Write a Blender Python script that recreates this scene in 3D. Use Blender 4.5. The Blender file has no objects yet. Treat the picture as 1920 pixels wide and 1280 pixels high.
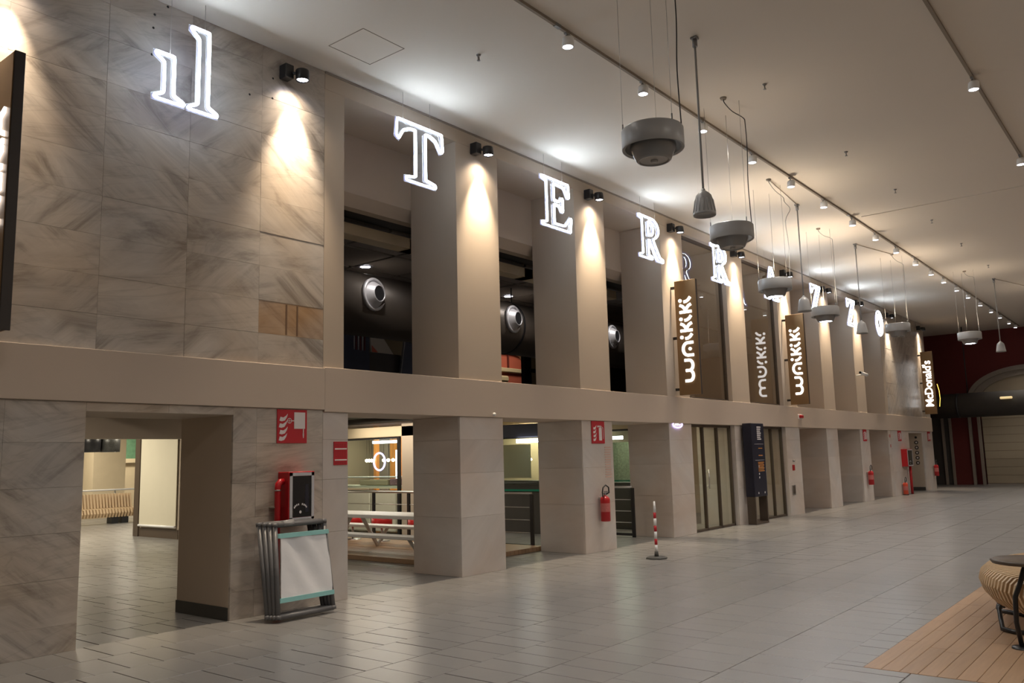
import bpy, math, random
from mathutils import Vector, Matrix
random.seed(7)
SC = bpy.context.scene
COL = SC.collection

# ------------------------------------------------------------------ camera
CAM = Vector((0.0, -7.9459, 1.6))
FPX = 1575.47
YAW, PITCH, ROLL = math.radians(51.2717), math.radians(7.85268), math.radians(-1.43874)
F = Vector((math.cos(PITCH)*math.sin(YAW), math.cos(PITCH)*math.cos(YAW), math.sin(PITCH)))
R0 = F.cross(Vector((0, 0, 1))).normalized(); U0 = R0.cross(F)
R = R0*math.cos(ROLL) + U0*math.sin(ROLL); U = -R0*math.sin(ROLL) + U0*math.cos(ROLL)
cd = bpy.data.cameras.new('camera'); co = bpy.data.objects.new('camera', cd); COL.objects.link(co)
co.matrix_world = Matrix(((R.x, U.x, -F.x, CAM.x), (R.y, U.y, -F.y, CAM.y), (R.z, U.z, -F.z, CAM.z), (0, 0, 0, 1)))
cd.sensor_width = 36.0; cd.lens = FPX*36/1920; cd.clip_end = 200
SC.camera = co

# ------------------------------------------------------------------ world, exposure, light levels
w = bpy.data.worlds.new('world'); SC.world = w; w.use_nodes = True
w.node_tree.nodes['Background'].inputs[0].default_value = (0.9, 0.8, 0.7, 1)
w.node_tree.nodes['Background'].inputs[1].default_value = 0.02
vs = SC.view_settings
vs.view_transform = 'Standard'; vs.look = 'None'; vs.gamma = 1; vs.exposure = 0.2
try: vs.use_curve_mapping = False
except Exception: pass
SC.cycles.use_denoising = True
SC.cycles.max_bounces = 8
SC.cycles.diffuse_bounces = 5
SC.cycles.sample_clamp_indirect = 4
L_WALL, L_TRACK, L_UP, L_DOWN, L_NEON, L_IN, L_TRACK2, L_HALL = 320, 80, 165, 60, 36, 2.0, 38, 70
WARM = (1.0, .80, .58); NEUT = (1.0, .92, .83); COOL = (.86, .88, 1.0)
# unseen panel lamps added behind and beside the viewer for the hall's ambient light
ADDED_HALL_LAMPS = [(0, -9), (6, -10), (12, -10), (18, -10), (24, -10), (30, -10)]

# ------------------------------------------------------------------ constants of the place
ZB, ZT, ZC, ZS, D = 2.187, 2.715, 6.42, 6.19, 0.93
COLX = [8.70 + 3.0167*k for k in range(7)]
CW = 0.945
END0, END1 = 30.14, 35.95

# ------------------------------------------------------------------ mesh helpers
class MB:
    def __init__(s): s.v = []; s.f = []; s.sm = []
    def add(s, vs_, fs, smooth=False):
        b = len(s.v); s.v += [tuple(p) for p in vs_]
        for f in fs: s.f.append(tuple(b+i for i in f)); s.sm.append(smooth)
        return s
    def box(s, x0, x1, y0, y1, z0, z1):
        return s.add([(x0,y0,z0),(x1,y0,z0),(x1,y1,z0),(x0,y1,z0),(x0,y0,z1),(x1,y0,z1),(x1,y1,z1),(x0,y1,z1)],
                     [(0,3,2,1),(4,5,6,7),(0,1,5,4),(1,2,6,5),(2,3,7,6),(3,0,4,7)])
    def bbox(s, x0, x1, y0, y1, z0, z1, b=.01):   # chamfered box
        P = []
        for sx in (0,1):
            for sy in (0,1):
                for sz in (0,1):
                    x = (x0,x1)[sx]; y = (y0,y1)[sy]; z = (z0,z1)[sz]
                    dx = b*(1-2*sx); dy = b*(1-2*sy); dz = b*(1-2*sz)
                    P += [(x, y+dy, z+dz), (x+dx, y, z+dz), (x+dx, y+dy, z)]
        def i(sx, sy, sz, k): return (sx*4+sy*2+sz)*3+k
        fs = []
        fs.append([i(0,0,0,0), i(0,0,1,0), i(0,1,1,0), i(0,1,0,0)]); fs.append([i(1,0,0,0), i(1,1,0,0), i(1,1,1,0), i(1,0,1,0)])
        fs.append([i(0,0,0,1), i(1,0,0,1), i(1,0,1,1), i(0,0,1,1)]); fs.append([i(0,1,0,1), i(0,1,1,1), i(1,1,1,1), i(1,1,0,1)])
        fs.append([i(0,0,0,2), i(0,1,0,2), i(1,1,0,2), i(1,0,0,2)]); fs.append([i(0,0,1,2), i(1,0,1,2), i(1,1,1,2), i(0,1,1,2)])
        for a in (0,1):
            for c in (0,1):
                fs.append([i(a,c,0,0), i(a,c,0,1), i(a,c,1,1), i(a,c,1,0)])
                fs.append([i(a,0,c,0), i(a,1,c,0), i(a,1,c,2), i(a,0,c,2)])
                fs.append([i(0,a,c,1), i(0,a,c,2), i(1,a,c,2), i(1,a,c,1)])
                for e in (0,1): fs.append([i(a,c,e,0), i(a,c,e,1), i(a,c,e,2)])
        return s.add(P, fs)
    def tube(s, pts, r, n=8, closed=False, caps=True):
        pts = [Vector(p) for p in pts]; m = len(pts); rings = []
        rr = r if isinstance(r, (list, tuple)) else [r]*m
        prev = None
        for k, p in enumerate(pts):
            if closed: t = pts[(k+1) % m] - pts[k-1]
            else: t = pts[min(k+1, m-1)] - pts[max(k-1, 0)]
            t.normalize()
            if prev is None:
                a = Vector((0,0,1)) if abs(t.z) < .9 else Vector((1,0,0))
                nrm = t.cross(a).normalized()
            else:
                nrm = (prev - t*prev.dot(t))
                nrm = nrm.normalized() if nrm.length > 1e-6 else t.orthogonal().normalized()
            prev = nrm; bn = t.cross(nrm)
            sc = 1.0
            if (closed or 0 < k < m-1):
                t1 = (pts[k]-pts[k-1]).normalized(); t2 = (pts[(k+1) % m]-pts[k]).normalized()
                c = max(.35, math.sqrt(max(0, (1+t1.dot(t2))/2))); sc = 1/c if c > .75 else 1.15
            rings.append([p + (nrm*math.cos(2*math.pi*j/n) + bn*math.sin(2*math.pi*j/n))*rr[k]*sc for j in range(n)])
        V = [q for rg in rings for q in rg]; fs = []
        for k in range(m if closed else m-1):
            k2 = (k+1) % m
            off = 0
            if closed and k2 == 0:
                off = min(range(n), key=lambda o: (rings[k][0]-rings[0][o]).length)
            for j in range(n):
                fs.append((k*n+j, k*n+(j+1) % n, k2*n+(j+1+off) % n, k2*n+(j+off) % n))
        s.add(V, fs, True)
        if caps and not closed:
            b = len(s.v)-len(V)
            s.f.append(tuple(b+j for j in range(n))[::-1]); s.sm.append(False)
            s.f.append(tuple(b+(m-1)*n+j for j in range(n))); s.sm.append(False)
        return s
    def cyl(s, p0, p1, r, n=16, r1=None):
        return s.tube([p0, p1], [r, r if r1 is None else r1], n)
    def lathe(s, prof, c, n=32, ax=(0,0,1), smooth=True):
        ax = Vector(ax).normalized(); a = ax.orthogonal().normalized(); b = ax.cross(a); c = Vector(c)
        if abs(ax.z) > .99: a, b = Vector((1,0,0)), Vector((0,1,0))
        V = []
        for r, h in prof:
            for j in range(n):
                t = 2*math.pi*j/n; V.append(c + ax*h + (a*math.cos(t) + b*math.sin(t))*max(r, 1e-4))
        fs = [(k*n+j, k*n+(j+1) % n, (k+1)*n+(j+1) % n, (k+1)*n+j) for k in range(len(prof)-1) for j in range(n)]
        return s.add(V, fs, smooth)
    def prism(s, pts, d):        # pts 3-D polygon, d extrusion vector
        m = len(pts); d = Vector(d); P = [Vector(p) for p in pts]
        V = P + [p+d for p in P]
        fs = [tuple(range(m)), tuple(range(2*m-1, m-1, -1))] + [(i, i+m, (i+1) % m+m, (i+1) % m) for i in range(m)]
        return s.add(V, fs)
    def xz(s, pts, y0, y1, ox=0, oz=0, k=1.0):
        return s.prism([(ox+p[0]*k, y0, oz+p[1]*k) for p in pts], (0, y1-y0, 0))

def link(name, mb, mat, parent=None, label=None, cat=None, group=None, kind=None):
    off = Vector(parent_world(parent)) if parent else Vector((0,0,0))
    me = bpy.data.meshes.new(name)
    me.from_pydata([tuple(Vector(p)-off) for p in mb.v], [], mb.f); me.update()
    me.polygons.foreach_set('use_smooth', mb.sm)
    me.materials.append(mat)
    o = bpy.data.objects.new(name, me); COL.objects.link(o)
    if parent: o.parent = parent
    tag(o, label, cat, group, kind)
    return o
def parent_world(p):
    v = Vector((0,0,0))
    while p: v += p.location; p = p.parent
    return v
def tag(o, label=None, cat=None, group=None, kind=None):
    if label: o['label'] = label
    if cat: o['category'] = cat
    if group: o['group'] = group
    if kind: o['kind'] = kind
    return o
def thing(name, label, cat, loc=(0,0,0), group=None):
    o = bpy.data.objects.new(name, None); COL.objects.link(o); o.location = loc
    o.empty_display_size = .1
    return tag(o, label, cat, group)
def struct(name, mb, mat, label=None, parent=None):
    return link(name, mb, mat, parent, label, None, None, 'structure')
def copy_tree(o, loc=None, parent=None, label=None):
    c = o.copy(); COL.objects.link(c); c.parent = parent
    if loc is not None: c.location = loc
    if label: c['label'] = label
    for ch in list(o.children): copy_tree(ch, None, c)
    return c
def light(name, typ, loc, energy, color, parent, **kw):
    ld = bpy.data.lights.new(name, typ); ld.energy = energy; ld.color = color
    tgt = kw.pop('aim', None)
    for k, v in kw.items(): setattr(ld, k, v)
    o = bpy.data.objects.new(name, ld); COL.objects.link(o)
    if parent:
        o.parent = parent; loc = Vector(loc)-parent_world(parent)
    o.location = loc
    if tgt is not None: o.rotation_euler = Vector(tgt).to_track_quat('-Z', 'Y').to_euler()
    return o
ORD = ['nearest','second','third','fourth','fifth','sixth','seventh','eighth','ninth','tenth','eleventh','twelfth','thirteenth',
       'fourteenth','fifteenth','sixteenth','seventeenth','eighteenth','nineteenth','twentieth']
def ords(k, noun, tail): return ('nearest ' if k == 0 else ORD[k]+' nearest ')+noun+' '+tail

# ------------------------------------------------------------------ materials
def rgb(c): return (c[0], c[1], c[2], 1)
def mat(name, col, rough=.6, metal=0.0, var=0.0, scale=4.0, bump=0.0, bscale=60.0, objvar=0.0, emis=None, estr=0.0, stretch=(1,1,1), spec=None):
    m = bpy.data.materials.new(name); m.use_nodes = True; nt = m.node_tree; N = nt.nodes; Lk = nt.links
    b = N['Principled BSDF']
    b.inputs['Roughness'].default_value = rough; b.inputs['Metallic'].default_value = metal
    if spec is not None: b.inputs['Specular IOR Level'].default_value = spec
    b.inputs['Base Color'].default_value = rgb(col)
    tc = N.new('ShaderNodeTexCoord'); mp = N.new('ShaderNodeMapping'); mp.inputs['Scale'].default_value = stretch
    Lk.new(tc.outputs['Object'], mp.inputs[0])
    out = None
    if var or objvar:
        mx = N.new('ShaderNodeHueSaturation'); mx.inputs['Color'].default_value = rgb(col)
        val = N.new('ShaderNodeMath'); val.operation = 'MULTIPLY_ADD'
        nz = N.new('ShaderNodeTexNoise'); nz.inputs['Scale'].default_value = scale; nz.inputs['Detail'].default_value = 5
        Lk.new(mp.outputs[0], nz.inputs['Vector'])
        val.inputs[1].default_value = 2*var; val.inputs[2].default_value = 1-var
        Lk.new(nz.outputs[0], val.inputs[0]); last = val
        if objvar:
            oi = N.new('ShaderNodeObjectInfo'); v2 = N.new('ShaderNodeMath'); v2.operation = 'MULTIPLY_ADD'
            v2.inputs[1].default_value = 2*objvar; v2.inputs[2].default_value = -objvar
            Lk.new(oi.outputs['Random'], v2.inputs[0]); ad = N.new('ShaderNodeMath'); ad.operation = 'ADD'
            Lk.new(val.outputs[0], ad.inputs[0]); Lk.new(v2.outputs[0], ad.inputs[1]); last = ad
        Lk.new(last.outputs[0], mx.inputs['Value']); Lk.new(mx.outputs[0], b.inputs['Base Color'])
    if bump:
        nb = N.new('ShaderNodeTexNoise'); nb.inputs['Scale'].default_value = bscale; nb.inputs['Detail'].default_value = 3
        Lk.new(mp.outputs[0], nb.inputs['Vector'])
        bp = N.new('ShaderNodeBump'); bp.inputs['Strength'].default_value = bump; bp.inputs['Distance'].default_value = .01
        Lk.new(nb.outputs[0], bp.inputs['Height']); Lk.new(bp.outputs[0], b.inputs['Normal'])
    if emis:
        b.inputs['Emission Color'].default_value = rgb(emis); b.inputs['Emission Strength'].default_value = estr
    return m
def marble(name, light_c, mid_c, vein_c, sc=1.0, rough=.35, thin=.18):
    m = bpy.data.materials.new(name); m.use_nodes = True; nt = m.node_tree; N = nt.nodes; Lk = nt.links
    b = N['Principled BSDF']; b.inputs['Roughness'].default_value = rough; b.inputs['Specular IOR Level'].default_value = .35
    tc = N.new('ShaderNodeTexCoord'); oi = N.new('ShaderNodeObjectInfo')
    ofs = N.new('ShaderNodeVectorMath'); ofs.operation = 'MULTIPLY_ADD'
    Lk.new(oi.outputs['Random'], ofs.inputs[0]); ofs.inputs[1].default_value = (.7, .4, .6); Lk.new(tc.outputs['Object'], ofs.inputs[2])
    nn = []
    for ang, sq, dist in ((.75, 4.2, .8), (-.62, 3.6, 1.1), (.15, 3.0, .9)):
        vr = N.new('ShaderNodeVectorRotate'); vr.rotation_type = 'Y_AXIS'; vr.inputs['Angle'].default_value = ang
        Lk.new(ofs.outputs[0], vr.inputs['Vector'])
        mp = N.new('ShaderNodeMapping'); mp.inputs['Scale'].default_value = (.6*sc, 1.2*sc, sq*sc); mp.inputs['Location'].default_value = (ang*9, 0, sq)
        Lk.new(vr.outputs[0], mp.inputs[0])
        q = N.new('ShaderNodeTexNoise'); q.inputs['Scale'].default_value = 1.0; q.inputs['Detail'].default_value = 10
        q.inputs['Roughness'].default_value = .66; q.inputs['Distortion'].default_value = dist
        Lk.new(mp.outputs[0], q.inputs['Vector']); nn.append(q)
    def mask(scl, add):
        m1 = N.new('ShaderNodeTexNoise'); m1.inputs['Scale'].default_value = scl; m1.inputs['Detail'].default_value = 2; m1.inputs['Distortion'].default_value = .4
        Lk.new(ofs.outputs[0], m1.inputs['Vector'])
        m2 = N.new('ShaderNodeMath'); m2.operation = 'MULTIPLY_ADD'; m2.inputs[1].default_value = .16; Lk.new(oi.outputs['Random'], m2.inputs[0]); Lk.new(m1.outputs[0], m2.inputs[2])
        m3 = N.new('ShaderNodeMapRange'); m3.inputs[1].default_value = .52+add; m3.inputs[2].default_value = .64+add; Lk.new(m2.outputs[0], m3.inputs[0])
        return m3
    def mixf(a, b, f):
        x = N.new('ShaderNodeMix'); x.data_type = 'FLOAT'; Lk.new(f.outputs[0], x.inputs[0]); Lk.new(a.outputs[0], x.inputs[2]); Lk.new(b.outputs[0], x.inputs[3]); return x
    x1 = mixf(nn[0], nn[1], mask(.55, 0)); n1 = mixf(x1, nn[2], mask(.8, .06))
    r1 = N.new('ShaderNodeValToRGB'); e = r1.color_ramp.elements
    e[0].position = .33; e[0].color = rgb(vein_c); e[1].position = .62; e[1].color = rgb(light_c)
    k = e.new(.47); k.color = rgb(mid_c)
    Lk.new(n1.outputs[0], r1.inputs[0])
    # thin dark veins
    n2 = N.new('ShaderNodeTexNoise'); n2.inputs['Scale'].default_value = .8; n2.inputs['Detail'].default_value = 7; n2.inputs['Distortion'].default_value = 1.6
    Lk.new(mp.outputs[0], n2.inputs['Vector'])
    sb = N.new('ShaderNodeMath'); sb.operation = 'SUBTRACT'; sb.inputs[1].default_value = .5; Lk.new(n2.outputs[0], sb.inputs[0])
    ab = N.new('ShaderNodeMath'); ab.operation = 'ABSOLUTE'; Lk.new(sb.outputs[0], ab.inputs[0])
    rr = N.new('ShaderNodeMapRange'); rr.inputs[1].default_value = 0; rr.inputs[2].default_value = .022; rr.inputs[3].default_value = thin; rr.inputs[4].default_value = 0
    Lk.new(ab.outputs[0], rr.inputs[0])
    mx = N.new('ShaderNodeMixRGB'); mx.inputs[2].default_value = rgb([c*.62 for c in vein_c]); Lk.new(rr.outputs[0], mx.inputs[0]); Lk.new(r1.outputs[0], mx.inputs[1])
    gn = N.new('ShaderNodeTexNoise'); gn.inputs['Scale'].default_value = .8; gn.inputs['Detail'].default_value = 3; Lk.new(tc.outputs['Object'], gn.inputs['Vector'])
    hs = N.new('ShaderNodeHueSaturation'); Lk.new(mx.outputs[0], hs.inputs['Color'])
    gs = N.new('ShaderNodeMapRange'); gs.inputs[1].default_value = .35; gs.inputs[2].default_value = .65; gs.inputs[3].default_value = .45; gs.inputs[4].default_value = 1.25
    Lk.new(gn.outputs[0], gs.inputs[0]); Lk.new(gs.outputs[0], hs.inputs['Saturation'])
    vv = N.new('ShaderNodeMath'); vv.operation = 'MULTIPLY_ADD'; vv.inputs[1].default_value = .10; vv.inputs[2].default_value = .95
    Lk.new(oi.outputs['Random'], vv.inputs[0]); Lk.new(vv.outputs[0], hs.inputs['Value']); Lk.new(hs.outputs[0], b.inputs['Base Color'])
    return m
def emit(name, col, s):
    m = bpy.data.materials.new(name); m.use_nodes = True; nt = m.node_tree; nt.nodes.clear()
    e = nt.nodes.new('ShaderNodeEmission'); e.inputs[0].default_value = rgb(col); e.inputs[1].default_value = s
    o = nt.nodes.new('ShaderNodeOutputMaterial'); nt.links.new(e.outputs[0], o.inputs[0]); return m
def glassy(name, tint=(1,1,1), refl=1.45, rough=.0, haze=0.0):
    m = bpy.data.materials.new(name); m.use_nodes = True; nt = m.node_tree; N = nt.nodes; N.clear(); Lk = nt.links
    o = N.new('ShaderNodeOutputMaterial'); t = N.new('ShaderNodeBsdfTransparent'); t.inputs[0].default_value = rgb(tint)
    g = N.new('ShaderNodeBsdfGlossy'); g.inputs['Roughness'].default_value = rough; g.inputs[0].default_value = (1,1,1,1)
    fr = N.new('ShaderNodeFresnel'); fr.inputs[0].default_value = refl
    gm = N.new('ShaderNodeNewGeometry'); iv = N.new('ShaderNodeMath'); iv.operation = 'SUBTRACT'; iv.inputs[0].default_value = 1
    Lk.new(gm.outputs['Backfacing'], iv.inputs[1]); ml = N.new('ShaderNodeMath'); ml.operation = 'MULTIPLY'
    Lk.new(fr.outputs[0], ml.inputs[0]); Lk.new(iv.outputs[0], ml.inputs[1])
    mx = N.new('ShaderNodeMixShader'); Lk.new(ml.outputs[0], mx.inputs[0]); Lk.new(t.outputs[0], mx.inputs[1]); Lk.new(g.outputs[0], mx.inputs[2])
    last = mx
    if haze:
        d = N.new('ShaderNodeBsdfDiffuse'); d.inputs[0].default_value = (.8,.8,.8,1)
        m2 = N.new('ShaderNodeMixShader'); m2.inputs[0].default_value = haze; Lk.new(mx.outputs[0], m2.inputs[1]); Lk.new(d.outputs[0], m2.inputs[2]); last = m2
    Lk.new(last.outputs[0], o.inputs[0]); return m

M = {}
M['plaster'] = mat('beige_plaster', (.50,.42,.335), .8, var=.05, scale=1.2, bump=.05)
M['band'] = mat('band_plaster', (.53,.445,.37), .75, var=.04, scale=.8, bump=.04)
M['marble'] = marble('veined_marble', (.56,.495,.425), (.45,.39,.33), (.24,.20,.165))
M['marble_brown'] = marble('brown_marble', (.44,.31,.20), (.37,.25,.16), (.27,.17,.10), 1.2)
M['stone'] = marble('pale_limestone', (.61,.54,.49), (.57,.50,.45), (.53,.46,.41), .5, .5, 0.0)
M['ceiling'] = mat('ceiling_paint', (.68,.63,.57), .9, var=.03, scale=.4)
M['grout'] = mat('grout', (.085,.08,.075), .9)
M['tile'] = mat('grey_floor_tile', (.235,.228,.219), .29, var=.24, scale=1.7, objvar=.04, bump=.05, bscale=14, spec=.5)
M['skirt'] = mat('dark_skirting', (.045,.045,.042), .5, var=.1)
M['black'] = mat('black_metal', (.014,.014,.016), .35, var=.1)
M['dark'] = mat('dark_interior', (.05,.045,.04), .7, var=.2, scale=3)
M['grey'] = mat('grey_enamel', (.30,.30,.30), .38, var=.05)
M['greyd'] = mat('bowl_grey', (.24,.24,.245), .3, .5, var=.05)
M['channel'] = mat('neon_channel_glow', (.75,.75,.8), .5, emis=(.42,.45,1.0), estr=.6)  # violet emission imitates the fringe of light around the tubes
M['steel'] = mat('brushed_steel', (.55,.54,.52), .3, 1.0, var=.05)
M['alu'] = mat('diffuser_aluminium', (.60,.60,.63), .34, .35, var=.05)
M['white'] = mat('white_enamel', (.80,.80,.80), .35, var=.02)
M['red'] = mat('red_enamel', (.42,.010,.015), .3, var=.06)
M['redsign'] = mat('red_sign', (.50,.014,.025), .45, var=.03)
M['signwhite'] = mat('sign_white', (.78,.74,.74), .6, var=.02)
M['bronze'] = mat('bronze_sign_face', (.29,.175,.08), .36, .45, var=.12, scale=2)
M['darkside'] = mat('dark_sign_edge', (.03,.022,.018), .5, var=.1)
M['letter'] = emit('lit_letter_face', (1,.97,.95), 3.0)
M['neon'] = emit('neon_tube', (.78,.90,1.0), L_NEON)
M['lens'] = emit('lamp_lens', (.86,.86,1.0), 22)
M['lensoff'] = mat('unlit_lens', (.35,.34,.33), .2, var=.03)
M['acrylic'] = glassy('clear_acrylic', (.97,.97,.99), 1.5, .02, .03)
M['acryledge'] = mat('acrylic_edge_glow', (.62,.64,.70), .2, emis=(.8,.82,1), estr=.25)  # slight emission stands in for neon light caught in the edge
M['glass'] = glassy('shop_glass', (.92,.90,.86), 1.55, .0)
M['glasst'] = glassy('tinted_glass', (.75,.80,.78), 1.5, .0)
M['frame'] = mat('brown_frame', (.085,.063,.046), .4, var=.1)
M['wood'] = mat('orange_deck_wood', (.35,.225,.135), .42, var=.18, scale=3, objvar=.09, stretch=(1,14,14))
M['slat'] = mat('birch_ply_slat', (.60,.44,.27), .45, var=.12, scale=5, objvar=.03, stretch=(6,2,2))
M['redwall'] = mat('dark_red_plaster', (.125,.018,.016), .85, var=.12, scale=1)
M['redlit'] = mat('brick_red_paint', (.50,.12,.08), .8, var=.1, scale=2)
M['cream'] = mat('cream_moulding', (.62,.52,.36), .7, var=.06)
M['relief'] = mat('grey_stone_relief', (.27,.23,.19), .8, var=.08)
M['shutter'] = mat('beige_shutter', (.36,.30,.21), .7, var=.03)
M['tubegrey'] = mat('grey_tube', (.115,.115,.12), .4, var=.15, scale=9)
M['film'] = glassy('stretch_film', (.9,.9,.9), 1.4, .25, .25)
M['teal'] = mat('teal_hem', (.22,.46,.46), .7, var=.05)
M['canvas'] = mat('white_canvas', (.66,.67,.70), .8, var=.07, scale=5, bump=.6, bscale=5)
M['rubber'] = mat('dark_rubber', (.06,.06,.055), .7, var=.1)
M['navy'] = mat('navy_panel', (.012,.013,.028), .4, var=.1)
M['orange'] = mat('orange_print', (.62,.25,.05), .6, var=.05)
M['blind'] = mat('roller_blind', (.60,.56,.44), .8, var=.03)
M['greenlit'] = emit('green_bar_light', (.08,.5,.25), .10)
M['bulb'] = emit('warm_bulb', (1,.82,.55), 14)
M['violet'] = emit('violet_neon', (.55,.45,1.0), 6)
M['led'] = emit('white_led', (.93,.95,1.0), 9)
M['panel_fill'] = emit('added_panel_light', (1,.92,.78), 5)  # glow of the added panel lamps
M['green'] = mat('green_foliage_print', (.10,.22,.13), .7, var=.5, scale=9)
M['fridge'] = mat('pale_fridge', (.62,.63,.52), .4, var=.1, scale=3)
M['plasticred'] = mat('red_stool_pad', (.60,.02,.02), .35, var=.05)
M['extorange'] = mat('orange_red_enamel', (.60,.07,.03), .35, var=.05)
M['pink'] = mat('salmon_print', (.62,.42,.35), .8)
M['yellow'] = emit('yellow_lit_edge', (1,.62,.1), 2.5)
M['hide'] = mat('dark_blue_banner', (.03,.035,.06), .6, var=.2)
M['sail'] = mat('pale_sail_cloth', (.55,.50,.42), .8, var=.05)

# ------------------------------------------------------------------ floor
def project(x, y, z):
    v = Vector((x, y, z))-CAM; d = v.dot(F)
    if d <= .1: return None
    return 960+FPX*v.dot(R)/d, 640-FPX*v.dot(U)/d, d
DX0, DY0, DX1, DY1 = 6.66, -5.86, 30.0, -7.9      # timber deck inlay: x from DX0 to DX1, y from DY1 to DY0
fb = MB().box(-6, 40, -14, 24, -.16, -.012)
floor = struct('floor', fb, M['grout'], 'grey rectangular floor tiles laid across the hall')
TX, TY, G, GY = .283, .566, .0055, .0025
rows = []
j = 0; cand = []
y = -5.62-14*TY
while y < 23.4:
    i0 = (j % 2)*TX/2
    x = -5.8 + i0
    while x < 39.9:
        x1, y1 = x+TX, y+TY
        def put(a0, a1, b0, b1):
            if a1-a0 > .03 and b1-b0 > .03: cand.append((a0, min(a1, 39.98), b0, b1))
        if y1 > 8 and (x < 2 or x > 20): pass
        elif x1 <= DX0 or x >= DX1 or y >= DY0 or y1 <= DY1: put(x, x1, y, y1)
        else:                                  # cut around the deck
            if x < DX0: put(x, DX0, y, y1)
            if y1 > DY0: put(max(x, DX0+.004), x1, DY0+.004, y1)
            if y < DY1: put(max(x, DX0+.004), x1, y, DY1-.02)
        x += TX
    y += TY; j += 1
# strip left between the tile field and the deck edge
seen = []
for c in cand:
    p = project((c[0]+c[1])/2, (c[2]+c[3])/2, 0)
    if p and -40 < p[0] < 1960 and 0 < p[1] < 1310 and c[2] < 0: seen.append((p[2], c))
seen.sort(); near = [c for _, c in seen[:300]]; ns = set(near)
tmesh = {}
for c in near:
    gx = random.choice((.003, .006, .009, .012)); gy = .007 if round(c[3]/TY) % 2 else .0025
    key = (round(c[1]-c[0], 3), round(c[3]-c[2], 3), gx, gy)
    if key not in tmesh:
        mb = MB().bbox(0, key[0]-gx, 0, key[1]-gy, -.02, 0, .002)
        me = bpy.data.meshes.new('tile'); me.from_pydata(mb.v, [], mb.f); me.materials.append(M['tile']); tmesh[key] = me
    o = bpy.data.objects.new('tile', tmesh[key]); COL.objects.link(o); o.parent = floor
    o.location = (c[0], c[2], 0)
    o.rotation_euler = (random.uniform(-.0012, .0012), random.uniform(-.0012, .0012), 0)
fb = MB()
for c in cand:
    if c in ns: continue
    dz = random.uniform(-.0012, 0)
    G = random.choice((.002, .006, .010, .014)); GY = .010 if round(c[3]/TY) % 2 else .003
    V = [(c[0],c[2]),(c[1]-G,c[2]),(c[1]-G,c[3]-GY),(c[0],c[3]-GY)]
    fb.add([(a, b, dz) for a, b in V]+[(a, b, -.015) for a, b in V], [(0,1,2,3),(0,4,5,1),(1,5,6,2),(2,6,7,3),(3,7,4,0)])
link('tile_field', fb, M['tile'], floor, kind='stuff')

deck = thing('timber_deck', 'orange-brown timber deck inlaid in the grey floor under the slatted bench', 'deck', (DX0, DY0, 0))
PW = .125
r_ = 0; yy = DY0
while yy-PW > DY1:
    xx = DX0 + 0.0
    first = True
    while xx < 13.5:
        ln = random.uniform(.9, 1.9) if not first else random.uniform(.4, 1.8)
        x1 = min(xx+ln, 13.5)
        link('plank', MB().bbox(xx, x1-.003, yy-PW+.003, yy, -.02, .001, .002), M['wood'], deck)
        xx = x1; first = False
    yy -= PW; r_ += 1
fb = MB()
yy = DY0
while yy-PW > DY1:
    fb.box(13.503, DX1, yy-PW+.003, yy, -.02, .001); yy -= PW
link('far_plank', fb, M['wood'], deck, kind='stuff')

# ------------------------------------------------------------------ shell of the hall
struct('ceiling', MB().box(-6, 40, -14, 1.0, ZC, ZC+.3), M['ceiling'], 'high flat beige ceiling of the hall')
struct('wall_right', MB().box(-6, 40, -14.2, -14, -.1, ZC), M['plaster'])
struct('wall_back', MB().box(-6.2, -6, -14.2, 24, -.1, ZC), M['plaster'])
struct('wall_end', MB().box(40, 40.2, -14.2, 24, -.1, ZC+.3), M['redwall'], 'dark red end wall of the hall')
struct('wall_far', MB().box(-6, 40, 22, 22.2, -.1, ZC), M['cream'])
# hatch frame, seam line on the ceiling
hb = MB()
hx0, hx1, hy0, hy1 = 5.93, 6.57, -1.16, -.55
for a in ((hx0,hx1,hy0,hy0+.008),(hx0,hx1,hy1-.008,hy1),(hx0,hx0+.008,hy0,hy1),(hx1-.008,hx1,hy0,hy1)): hb.box(a[0],a[1],a[2],a[3],ZC-.004,ZC+.01)
hatch = thing('ceiling_hatch', 'square access hatch with thin frame flush in the pale ceiling', 'hatch', (hx0,hy0,ZC))
link('hatch_frame', hb, M['relief'], hatch)
link('hatch_panel', MB().box(hx0+.01,hx1-.01,hy0+.01,hy1-.01,ZC-.002,ZC+.01), M['ceiling'], hatch)
struct('trim_1', MB().box(17.98, 18.03, -14, -3.0, ZC-.012, ZC+.01), M['ceiling'], 'thin seam strip running across the ceiling')

def slabs(parent, xs, zs, y, th, m, holes=(), brown=None, gap=.0008):
    for i in range(len(xs)-1):
        for k in range(len(zs)-1):
            x0, x1, z0, z1 = xs[i], xs[i+1], zs[k], zs[k+1]
            if any(h[0] <= (x0+x1)/2 <= h[1] and h[2] <= (z0+z1)/2 <= h[3] for h in holes): continue
            dy = random.uniform(-.0015, .0015)
            mm = M['marble_brown'] if brown and brown(i, k) else m
            link('slab', MB().bbox(x0+gap, x1-gap, y+dy, y+th, z0+gap, z1-gap, .0007), mm, parent)

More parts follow.
